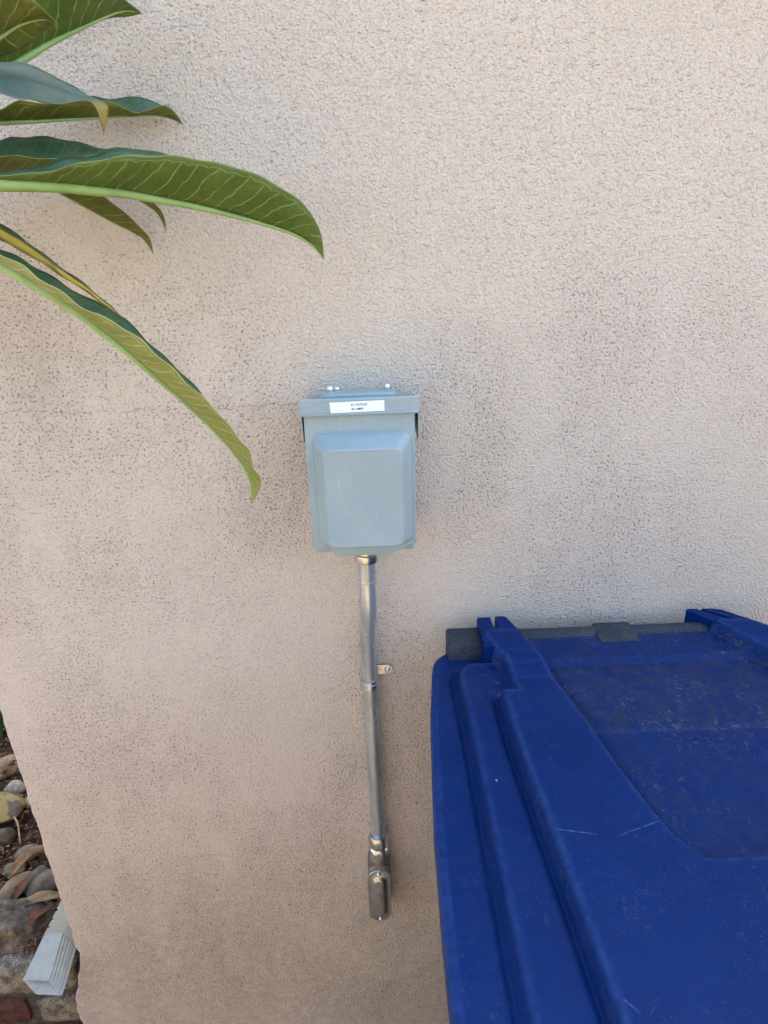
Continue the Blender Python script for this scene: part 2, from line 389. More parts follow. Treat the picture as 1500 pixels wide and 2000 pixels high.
def lathe(bm, prof, c, axis='z', seg=24):
    rings = []
    for r, h in prof:
        ring = []
        for k in range(seg):
            a = 2*math.pi*k/seg; u, v = r*math.cos(a), r*math.sin(a)
            ring.append({'z': (c[0]+u, c[1]+v, c[2]+h), 'y': (c[0]+u, c[1]+h, c[2]+v), 'x': (c[0]+h, c[1]+u, c[2]+v)}[axis])
        rings.append(ring)
    loft(bm, rings)
def rrect(x0, x1, z0, z1, r, seg=5):
    out = []
    for cx, cz, a0 in ((x1-r, z1-r, 0), (x0+r, z1-r, 90), (x0+r, z0+r, 180), (x1-r, z0+r, 270)):
        for k in range(seg+1):
            a = math.radians(a0+90*k/seg); out.append((cx+r*math.cos(a), cz+r*math.sin(a)))
    return out
def sm(t):
    t = max(0., min(1., t)); return t*t*(3-2*t)
def lerp_tab(tab, t):
    if t <= tab[0][0]: return tab[0][1]
    for (a, va), (b, vb) in zip(tab, tab[1:]):
        if t <= b: return va+(vb-va)*(t-a)/(b-a)
    return tab[-1][1]

# ------------------------------------------------------------------ the setting
GZ = -.22                                                    # paving level
bm = bmesh.new(); bmesh.ops.create_grid(bm, x_segments=2, y_segments=2, size=60)
for v in bm.verts: v.co.z = GZ
structure(from_bm('pavement', bm, 'paving'))

# unseen wall behind the viewer, added to bounce warm light onto the stucco
bm = bmesh.new(); box(bm, -7, 9, -2.95, -2.75, GZ, 1.45); box(bm, -7, 9, -2.98, -2.72, 1.4502, 1.52); bevel(bm, .01, 2)
structure(from_bm('unseen_bounce_wall', bm, 'unseen_bounce_wall'))

# soil of the raised bed beside the house
bm = bmesh.new(); nx, ny = 60, 70; grid = []
for j in range(ny+1):
    row = []
    for i in range(nx+1):
        x = -2.2 + i/nx*1.66; y = .056 + (j/ny)**1.3*2.4
        h = .098 + .016*noise.noise(Vector((x*9, y*9, 0))) + .008*noise.noise(Vector((x*31, y*31, 3)))
        row.append(bm.verts.new((x, y, h)))
    grid.append(row)
for j in range(ny):
    for i in range(nx): bm.faces.new((grid[j][i], grid[j][i+1], grid[j+1][i+1], grid[j+1][i]))
structure(from_bm('soil', bm, 'soil', None, 180))

# stucco house wall: front slab with an uneven left arris
def edge_x(z):
    x = -.6645 + .0016*noise.noise(Vector((0, 0, z*60))) + .0022*noise.noise(Vector((4, 0, z*17)))
    if z < .5: x += .010*max(0, noise.noise(Vector((7, 2, z*26)))-.05)*sm((.5-z)/.2)
    if z < .14: x -= .042*sm((.14-z)/.2) + .004*noise.noise(Vector((9, 0, z*40)))
    return x
house = thing('house_wall', 'beige sand-finish stucco house wall with grey dirt specks and hairline cracks', 'wall', (0, .03, GZ))
bm = bmesh.new(); zs = [GZ + k*.008 for k in range(int((2.3-GZ)/.008))] + [2.4, 3.3]
rings = []
for z in zs:
    xe = edge_x(z) if z < 2.3 else -.6645
    ch = .0035+.0025*noise.noise(Vector((2, 5, z*45)))
    rings.append([(9, 0, z), (xe+.02, 0, z), (xe+ch, -.0002+.0002, z), (xe+ch*.3, ch*.3, z), (xe, ch, z), (xe+.001, .05, z), (9, .05, z)])
loft(bm, rings)
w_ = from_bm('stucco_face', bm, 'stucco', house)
bm = bmesh.new(); box(bm, -.50, 8.95, .055, 7, GZ, 3.25)
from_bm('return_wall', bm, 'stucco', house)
keep_world(house)

# brick edging of the bed
bw = thing('brick_edging', 'low mortar-smeared brick edging of the planting bed under the white downspout', 'edging', (-1.2, -.05, GZ))
bm = bmesh.new(); box(bm, -2.2, -.69, .016, .05, GZ, .07)
from_bm('mortar', bm, 'mortar', bw)
def rough_brick(x0, x1, y0, y1, z0, z1, mat, seed, r=.010, amp=.006):
    bm = bmesh.new(); box(bm, x0, x1, y0, y1, z0, z1)
    bmesh.ops.subdivide_edges(bm, edges=bm.edges[:], cuts=5, use_grid_fill=True)
    c = Vector(((x0+x1)/2, (y0+y1)/2, (z0+z1)/2)); hx, hy, hz = (x1-x0)/2, (y1-y0)/2, (z1-z0)/2
    for v in bm.verts:
        d = v.co-c
        q = Vector((max(-hx+r, min(hx-r, d.x)), max(-hy+r, min(hy-r, d.y)), max(-hz+r, min(hz-r, d.z))))
        e = d-q
        if e.length > 1e-6: e = e.normalized()*r
        v.co = c+q+e + noise.noise_vector(v.co*22+Vector((seed, 0, 0)))*amp + noise.noise_vector(v.co*70+Vector((0, seed, 0)))*amp*.45
    return from_bm('brick', bm, mat, bw, 60)
# upper course: wide flat coping bricks smeared with mortar; lower course: headers
for k, (x0, x1) in enumerate(((-.880, -.690), (-1.08, -.890), (-1.28, -1.09), (-1.48, -1.29))):
    rough_brick(x0, x1, .000, .10, .000, .098, 'brick_grey', k*3.1, .022, .010)
for k, (x0, x1, mt) in enumerate(((-.795, -.698, 'brick_grey'), (-.98, -.815, 'brick_red'), (-1.17, -1.0, 'brick_red'), (-1.36, -1.19, 'brick_grey'))):
    rough_brick(x0, x1, .004, .10, -.100, -.018, mt, 20+k*2.3, .010, .005)
for k in range(4):
    rough_brick(-.89-.2*k, -.71-.2*k, .004, .10, -.20, -.118, 'brick_red', 40+k*1.7, .010, .005)
keep_world(bw)

# ------------------------------------------------------------------ EV outlet box
ob = thing('outlet_box', 'blue-grey metal outlet box with domed door and small white label on the wall', 'electrical box', (-.014, -.0, 1.12))
bm = bmesh.new(); prism(bm, [(-.0005, 1.121), (-.088, 1.121), (-.088, 1.3435), (-.0005, 1.320)], 'x', -.0855, .0565); bevel(bm, .0025, 2)
from_bm('enclosure', bm, 'grey', ob, 40)
# bottom lip of the pan, its corners cut
bm = bmesh.new(); prism(bm, [(-.066, 1.138), (-.058, 1.1190), (.024, 1.1190), (.054, 1.138)], 'y', -.0975, -.0885); bevel(bm, .001, 2)
from_bm('pan_lip', bm, 'grey', ob, 40)
# rain hood with side flaps
bm = bmesh.new()
prism(bm, [(-.001, 1.3255), (-.100, 1.3525), (-.1015, 1.3505), (-.1015, 1.3315), (-.0985, 1.3305), (-.0975, 1.3465), (-.001, 1.3205)], 'x', -.0915, .0645)
bevel(bm, .0009, 2, 20)
hood = from_bm('rain_hood', bm, 'grey', ob, 35)
for x0, x1 in ((-.0915, -.0902), (.0632, .0645)):
    bm = bmesh.new(); prism(bm, [(-.012, 1.3245), (-.0995, 1.3485), (-.0995, 1.330), (-.091, 1.292), (-.080, 1.286), (-.012, 1.286)], 'x', x0, x1)
    from_bm('side_flap', bm, 'grey', ob)
bm = bmesh.new(); prism(bm, [(-.1035, 1.3325), (-.1015, 1.3335), (-.0985, 1.3310), (-.0990, 1.3290), (-.1020, 1.3290)], 'x', -.0913, .0643); bevel(bm, .0004, 1)
from_bm('hood_hem', bm, 'grey', ob, 60)
# door: folded tray + pressed dome
door = bpy.data.objects.new('door', None)
bm = bmesh.new(); D = []
def drect(x0, x1, z0, z1, r, y): return [(x, y, z) for x, z in rrect(x0, x1, z0, z1, r, 6)]
rings = [drect(-.0880, .0588, 1.1335, 1.3345, .004, -.0885), drect(-.0882, .0590, 1.1333, 1.3347, .004, -.0945), drect(-.0872, .0580, 1.1343, 1.3337, .005, -.0962),
         drect(-.0802, .0566, 1.1368, 1.3068, .0135, -.0963), drect(-.0796, .0560, 1.1370, 1.3062, .013, -.0976), drect(-.0786, .0550, 1.1376, 1.3052, .0125, -.0982), drect(-.0778, .0542, 1.1380, 1.3044, .0125, -.0978), drect(-.0768, .0532, 1.1388, 1.3034, .012, -.0995),
         drect(-.0660, .0430, 1.1440, 1.2918, .012, -.1195), drect(-.0652, .0422, 1.1448, 1.2910, .012, -.1216), drect(-.0638, .0408, 1.1462, 1.2896, .0115, -.1236), drect(-.0622, .0392, 1.1478, 1.2880, .011, -.1242), drect(-.0606, .0376, 1.1494, 1.2864, .0105, -.1238),
         drect(-.0590, .0360, 1.1510, 1.2845, .010, -.1236), drect(-.03, .008, 1.18, 1.255, .008, -.1238)]
loft(bm, rings)
door = from_bm('door', bm, 'grey', ob, 28)
bm = bmesh.new(); prism(bm, [(-.090, 1.3470), (-.090, 1.3555), (-.048, 1.3505), (-.048, 1.3340)], 'x', -.0615, .0342); bevel(bm, .0025, 3)
hub = from_bm('hub_plate', bm, 'grey', ob, 40)
for (x, y, h) in ((-.0525, -.066, .0085), (-.0440, -.058, .0055), (.0245, -.064, .0090)):
    bm = bmesh.new(); lathe(bm, [(.0042, 0), (.0044, .0012), (.0044, h*.8), (.0036, h), (.0012, h), (.0008, h-.0009)], (x, y, 1.3515), 'z', 10)
    from_bm('bolt', bm, 'zinc', hub, 40)
bm = bmesh.new(); prism(bm, [(-.0525, 1.3476), (.0190, 1.3484), (.0190, 1.3343), (-.0515, 1.3333)], 'y', -.1024, -.1018)
sticker = from_bm('label_sticker', bm, 'sticker', ob)
def text(name, body, size, loc, rot, mat, parent, depth=.00006, align='LEFT'):
    cu = bpy.data.curves.new(name, 'FONT'); cu.body = body; cu.size = size; cu.extrude = depth; cu.align_x = align; cu.offset = size*.012
    o = bpy.data.objects.new(name, cu); C.objects.link(o); o.matrix_world = Matrix.Translation(loc) @ rot
    bpy.context.view_layer.update()
    me = bpy.data.meshes.new_from_object(o.evaluated_get(bpy.context.evaluated_depsgraph_get())); me.transform(o.matrix_world)
    bpy.data.objects.remove(o); bpy.data.curves.remove(cu)
    me.materials.clear()
    return link(name, me, mat, parent)
RX = Matrix.Rotation(math.pi/2, 4, 'X')
text('lettering', 'EV OUTLET', .0043, (-.0245, -.10250, 1.3423), RX, 'ink', sticker)
text('lettering', '60 AMPS', .0043, (-.0243, -.10250, 1.3366), RX, 'ink', sticker)
keep_world(ob)

# ------------------------------------------------------------------ conduit, strap, conduit body
PR = .0132
cd = thing('conduit', 'dull galvanised steel conduit running down the wall below the outlet box', 'conduit', (-.014, -.03, .47))
path = [(-.0130, -.044, 1.124), (-.0132, -.044, 1.06), (-.0136, -.043, 1.01), (-.0145, -.040, .985), (-.0160, -.034, .955), (-.0172, -.027, .920), (-.0176, -.0210, .885), (-.0176, -.0185, .855), (-.0174, -.0182, .80), (-.0160, -.0190, .62), (-.0148, -.0205, .50), (-.0146, -.021, .44)]
bm = bmesh.new(); tube(bm, catmull(path, 60), PR, 28)
from_bm('pipe', bm, 'steel', cd, 60)
bm = bmesh.new(); lathe(bm, [(.0155, -.010), (.0182, -.008), (.0190, -.004), (.0190, .004), (.0172, .006), (.0172, .03)], (-.0131, -.044, 1.092), 'z', 24)
from_bm('hub_connector', bm, 'zinc', cd, 35)
bm = bmesh.new(); lathe(bm, [(.01325, 0), (.01345, -.0008), (.01345, -.003), (.01325, -.0038)], (-.0131, -.044, 1.050), 'z', 28)
from_bm('collar_ring', bm, 'steel', cd, 50)
# compression fitting at the lower end: hex nut, gap ring, hex body
def hexring(c, prof):
    bm = bmesh.new(); rings = []
    for r, h, hexy in prof:
        ring = []
        for k in range(36):
            a = 2*math.pi*k/36+.25; am = (a % (math.pi/3))-math.pi/6
            rr = r*((1-hexy)+hexy*math.cos(math.pi/6)/math.cos(am))
            ring.append((c[0]+rr*math.cos(a), c[1]+rr*math.sin(a), c[2]+h))
        rings.append(ring)
    loft(bm, rings); return bm
from_bm('compression_nut', hexring((-.0146, -.0225, .462), [(.0160, .016, 0), (.0185, .011, .3), (.0205, .006, 1), (.0205, -.006, 1), (.0180, -.011, .2), (.0150, -.014, 0)]), 'zinc', cd, 30)
from_bm('connector_nut', hexring((-.0146, -.0225, .437), [(.0150, .012, 0), (.0185, .008, .2), (.0208, .004, 1), (.0208, -.004, 1), (.0185, -.010, .2), (.0160, -.014, 0)]), 'zinc', cd, 30)
keep_world(cd)

st = thing('pipe_strap', 'small one-hole zinc strap with screw holding the steel conduit to the wall', 'strap', (-.0175, -.0185, .835))
cx_, cy_ = -.0175, -.0185
def strap_ring(r0, r1, z0, z1):
    bm = bmesh.new(); pts = []
    for k in range(25):
        a = math.radians(-15 - 200*k/24)
        pts.append((cx_+r1*math.cos(a), cy_+r1*math.sin(a)))
    for k in range(24, -1, -1):
        a = math.radians(-15 - 200*k/24)
        pts.append((cx_+r0*math.cos(a), cy_+r0*math.sin(a)))
    prism(bm, pts, 'z', z0, z1); return bm
from_bm('band', strap_ring(PR+.0003, PR+.0019, .8255, .8415), 'zinc', st, 40)
from_bm('rolled_edge', strap_ring(PR+.0008, PR+.0029, .8315, .8355), 'zinc', st, 40)
bm = bmesh.new(); prism(bm, [(-.010, .8365)] + [(.0130+.0088*math.cos(a), .8475+.0088*math.sin(a)) for a in [math.radians(-95+190*k/12) for k in range(13)]] + [(-.010, .8565)], 'y', -.0042, -.0012); bevel(bm, .0004, 1)
from_bm('ear', bm, 'zinc', st, 40)
bm = bmesh.new(); lathe(bm, [(.0052, 0), (.0052, -.0012), (.0040, -.0030), (.0022, -.0038), (.0008, -.0034), (.0005, -.0028)], (.0132, -.0042, .8475), 'y', 14)
from_bm('screw', bm, 'zinc', st, 50)
keep_world(st)

lb = thing('conduit_elbow', 'grey cast conduit elbow body with oblong stamped cover at the conduit foot', 'conduit fitting', (-.0165, 0, .31))
def stad(hw, z0, z1, y, seg=12, cx=-.0168):
    out = []
    for k in range(seg+1): a = math.pi*k/seg; out.append((cx+hw*math.cos(a), y, z1-hw+hw*math.sin(a)))
    for k in range(seg+1): a = math.pi+math.pi*k/seg; out.append((cx+hw*math.cos(a), y, z0+hw+hw*math.sin(a)))
    return out
bm = bmesh.new(); loft(bm, [stad(.0195, .268, .412, -.0008), stad(.0210, .266, .416, -.006), stad(.0212, .265, .417, -.041), stad(.0205, .265, .411, -.0445)])
body = from_bm('casting', bm, 'cast', lb, 40)
bm = bmesh.new(); lathe(bm, [(.0175, .032), (.0205, .028), (.0212, .0), (.0205, -.03)], (-.0150, -.0225, .402), 'z', 28)
from_bm('hub', bm, 'cast', lb, 40)
bm = bmesh.new()
loft(bm, [stad(.0220, .263, .4070, -.0448), stad(.0220, .263, .4070, -.0462), stad(.0213, .2637, .4063, -.0470), stad(.0140, .279, .391, -.0466), stad(.0128, .2805, .3895, -.0475), stad(.0102, .284, .386, -.0512), stad(.0088, .2855, .3845, -.0520), stad(.004, .290, .380, -.0521)])
cov = from_bm('cover', bm, 'cover', lb, 45)
for z in (.3985, .2715):
    bm = bmesh.new(); lathe(bm, [(.0040, 0), (.0040, -.0015), (.0034, -.0040), (.0016, -.0050), (.0006, -.0046)], (-.0168, -.0466, z), 'y', 14)
    from_bm('screw', bm, 'zinc', cov, 50)
text('lettering', 'SIGMA', .0105, (-.0203, -.0522, .368), Matrix.Rotation(math.pi/2, 4, 'Y') @ RX, 'zinc', cov, .0004)
keep_world(lb)

# ------------------------------------------------------------------ wheeled bin
CX = .372
bn = thing('wheeled_bin', 'dusty blue wheeled refuse bin with grey handle bar standing against the wall', 'bin', (CX, -.42, GZ))
OUT = [(.0, .321), (.10, .321), (.16, .320), (.26, .319), (.38, .316), (.56, .304), (.66, .293), (.705, .285)]   # t = y + .78
def hw_out(y): return lerp_tab(OUT, y+.78)
S2 = [(-.80, .176), (-.637, .182), (-.50, .190), (-.40, .197), (-.30, .203), (-.23, .2045), (-.20, .203)]
INN = [(-.50, .030), (-.46, .059), (-.422, .070), (-.354, .087), (-.275, .101), (-.182, .122), (-.143, .128), (-.10, .142), (-.073, .154)]
ARML = [(-.22, .183), (-.163, .187), (-.141, .190), (-.117, .203), (-.09, .212), (-.03, .213)]
def DX(y): return max(-.040, min(.100, -.035-(y+.040)))       # the right side of the lid splays outwards
def lid_u(x, y): return CX-x if x < CX+DX(y)*.5 else x-CX-DX(y)
def lid_h(x, y):
    u = lid_u(x, y)
    # first rise, with a moulded channel at its foot
    d1 = min(.254 + .003*sm((y+.3)/.2) - u, (-.120-y))
    if u > .227 and y > -.148: d1 = .028-math.hypot(u-.227, y+.148)
    s1 = sm(d1/.007+.5)
    z = .927 + .015*s1 - .0055*math.exp(-((d1+.008)/.005)**2)
    # raised panel, open towards the back between the arms
    arm = lerp_tab(ARML, y)-u
    d2 = max(min(lerp_tab(S2, y)-u, -.206-y), arm if y > -.25 else -1)
    s2 = sm(d2/.007+.5)
    z -= .0075*math.exp(-((d2+.007)/.005)**2)*sm((-.185-y)/.03)
    zp = .960 - .006*sm((-.45-y)/.35)
    if y > -.22:                                                # the hinge arm climbs in ribbed steps
        zp += .0095*sm((y+.20)/.085)
        for g in (-.188, -.158, -.130): zp -= .0022*math.exp(-((y-g)/.005)**2)
    z = z*(1-s2)+zp*s2
    # recess in the middle
    d3 = min(lerp_tab(INN, y)-u, y+.486)
    if u > .030 and y < -.446: d3 = min(d3, .040-math.hypot(u-.030, y+.446))
    s3 = sm(d3/.012+.5)
    if y > -.140: zr = .9405+.0085*sm((y+.140)/.010)
    elif y > -.28: zr = .9405+.0040*((-.140-y)/.14)
    else: zr = .9445-.0030*sm((-.28-y)/.006)-.0090*((-.28-y)/.206)
    z = z*(1-s3)+zr*s3
    if -.49 < y < -.14: z -= .003*math.exp(-((d3-.008)/.006)**2)
    wear_highlight = max(math.exp(-((d2-.006)/.004)**2)*(1-s3), .7*math.exp(-((d1-.006)/.004)**2)*(1-s2), .9*math.exp(-((d3+.006)/.004)**2)*s2)  # crests of the steps: rubbed edges with a painted-in highlight
    return z, s3, s1, s2, wear_highlight, (arm > -.002 and d3 < .004 and y > -.12)
def dust_at(x, y, s3, s1, s2):
    u = lid_u(x, y); d = .13
    if s3 > .5: d = .85 if y > -.285 else .38
    if y > -.14 and s3 > .3: d = .45
    g = math.exp(-((lerp_tab(INN, y)-u)/.014)**2) if -.49 < y < -.1 else 0
    d = max(d, .75*g*s3)
    if s3 > .3: d = max(d, .75*math.exp(-((y+.480)/.014)**2))
    if .0 < s1 < .6: d = max(d, .30)
    if .02 < s2 < .5 and s3 < .2: d = max(d, .45)
    if s2 < .3 and y > -.24: d = max(d, .28)
    return d
bm = bmesh.new(); NX, NY = 340, 380; y0_, y1_ = -.775, -.073; G = []; dl = bm.verts.layers.float.new('dust'); wl_ = bm.verts.layers.float.new('wear_highlight')
for j in range(NY+1):
    y = y0_ + (y1_-y0_)*j/NY; row = []
    h = hw_out(y); cr = .028                                       # back corner radius
    if y > y1_-cr: q = y-(y1_-cr); h -= cr-math.sqrt(max(0, cr*cr-q*q))
    if y < y0_+.06: q = (y0_+.06)-y; h -= .06-math.sqrt(max(0, .06*.06-q*q))
    for i in range(NX+1):
        x = CX - h + (2*h+DX(y))*i/NX
        z, s3, s1, s2, wear_highlight, is_arm = lid_h(x, y)
        e = min(x-CX+h, CX+h+DX(y)-x, (y1_-y)*1.2, y-y0_)                 # rounded rim
        if e < .008 and not (is_arm and y > -.12): z -= .008-math.sqrt(max(0, .008**2-(.008-e)**2))
        z += .0012*noise.noise(Vector((x*7, y*7, 0)))
        v = bm.verts.new((x, y, z)); v[dl] = dust_at(x, y, s3, s1, s2); v[wl_] = wear_highlight if e > .012 else .6; row.append(v)
    G.append(row)
for j in range(NY):
    for i in range(NX): bm.faces.new((G[j][i], G[j][i+1], G[j+1][i+1], G[j+1][i]))
# rim skirt hanging from the edge
loop = [G[0][i] for i in range(NX+1)] + [G[j][NX] for j in range(1, NY+1)] + [G[NY][i] for i in range(NX-1, -1, -1)] + [G[j][0] for j in range(NY-1, 0, -1)]
low = [bm.verts.new((v.co.x, v.co.y, .893)) for v in loop]; n = len(loop)
inn = [bm.verts.new((CX+(v.co.x-CX)*.985, -.42+(v.co.y+.42)*.985, .893)) for v in loop]
for i in range(n):
    k = (i+1) % n
    bm.faces.new((loop[i], low[i], low[k], loop[k])); bm.faces.new((low[i], inn[i], inn[k], low[k]))
lid = from_bm('lid', bm, 'blue', bn, 180)
# hinge arms: two-pronged ends over the handle bar
for s in (-1, 1):
    bm = bmesh.new()
    def q(u, y): return (CX-u, y) if s < 0 else (CX+u+DX(y), y)
    poly = [q(.2135, -.120), q(.2140, -.042), q(.2105, -.034), q(.1930, -.033), q(.1915, -.037), q(.1905, -.076), q(.1880, -.083), q(.1840, -.083), q(.1825, -.076), q(.1840, -.037), q(.1825, -.032), q(.1700, -.031), q(.1655, -.036), q(.1440, -.112), q(.1425, -.120)]
    prism(bm, poly if s > 0 else poly[::-1], 'z', .905, .9665)
    for v in bm.verts:
        if v.co.z > .95: v.co.z += .0022 - .006*sm((v.co.y+.055)/.03)
        else: v.co.z += .020*sm((v.co.y+.06)/.03)
    bevel(bm, .0032, 3, 30)
    from_bm('hinge_arm', bm, 'blue', lid, 40)
# grey body with rim, handle bar and lugs
bd_rings = []
for z, ins, r in ((GZ+.04, .075, .05), (GZ+.05, .068, .055), (.78, .032, .06), (.80, .030, .06), (.802, .022, .06), (.90, .020, .06)):
    bd_rings.append([(x, y, z) for x, y in rrect(CX-.306+ins, CX+.306-ins, -.765+ins*1.3, -.085-ins*.3, r, 6)])
bm = bmesh.new(); loft(bm, bd_rings)
from_bm('body', bm, 'bin_grey', bn, 40)
bm = bmesh.new(); tube(bm, [(CX-.205, -.060, .9365), (CX+.172, -.060, .9365)], .0168, 24)
from_bm('handle_bar', bm, 'bin_grey', bn, 50)
for x0, x1, zt in ((CX-.264, CX-.208, .9535), (CX-.029, CX+.033, .9530)):
    bm = bmesh.new(); box(bm, x0, x1, -.094, -.043, .86, zt); bevel(bm, .004, 2)
    from_bm('handle_lug', bm, 'bin_grey', bn, 40)
for s in (-1, 1):
    bm = bmesh.new(); x = CX+s*.225
    lathe(bm, [(.03, -.02), (.085, -.022), (.10, -.012), (.10, .012), (.085, .022), (.03, .02)], (x, -.125, GZ+.1), 'x', 32)
    from_bm('wheel', bm, 'black', bn, 40)
keep_world(bn)

# ------------------------------------------------------------------ downspout
ds = thing('downspout', 'white metal downspout outlet with crimped elbow at the wall corner', 'downspout', (-.70, 0, .14))
def sect(o, a, b, c, ribs=0):
    """cross-section: a-b top face, b-c ribbed side, then back to a"""
    a, b, c = map(Vector, (a, b, c)); d = a+(c-b); out = []
    for (p, q_, rb) in ((a, b, 0), (b, c, ribs), (c, d, 0), (d, a, 0)):
        k = 15 if rb else 5
        ctr = (a+b+c+d)/4
        for i in range(k):
            t = i/k; pt = p.lerp(q_, t)
            if rb: pt = pt + (ctr-pt).normalized()*.0022*(.5-.5*math.cos(t*rb*2*math.pi))
            out.append(pt)
    return out
A0, B0, C0 = Vector((-.765, -.040, .124)), Vector((-.711, -.040, .120)), Vector((-.684, -.042, .094))
A1, B1, C1 = Vector((-.733, .020, .177)), Vector((-.694, .020, .179)), Vector((-.672, .022, .140))
bm = bmesh.new(); rings = []
for k in range(7):
    t = k/6; rings.append(sect(0, A0.lerp(A1, t), B0.lerp(B1, t), C0.lerp(C1, t), 5))
for p_ in rings[0]: p_.y -= .50*max(0, .126-p_.z)              # the cut end is oblique: the lower lip reaches out
ctr = lambda r: sum(r, Vector())/len(r)
inner = [[p.lerp(ctr(r), .045) for p in r] for r in rings]
loft(bm, inner[::-1][:-1] + [[p.lerp(ctr(rings[0]), .045) for p in rings[0]]] + rings, cap=False)
from_bm('outlet', bm, 'spout', ds, 50)
bm = bmesh.new(); rings = []
P0, dirs = (A1, B1, C1), None
for k in range(97):
    t = k/96
    off = Vector((.085*t**1.05, .02*t+.05*t*t, .13*t+.03*t*t)); ph = (k % 12)/12
    cr = 1.0+.022*(1-ph)-(.10 if k % 12 in (0, 1) and k > 1 else 0)                                        # overlapping crimps, each tucked under the next
    cc = (A1+C1)/2
    rings.append([p+off for p in [cc+(q_-cc)*cr*(1-.05*t) for q_ in sect(0, A1, B1, C1, 0)]])
loft(bm, rings)
from_bm('elbow', bm, 'spout', ds, 25)
bm = bmesh.new(); box(bm, -.645, -.575, .080, .135, .29, 3.2); bevel(bm, .004, 2)
from_bm('pipe', bm, 'spout', ds, 40)
keep_world(ds)

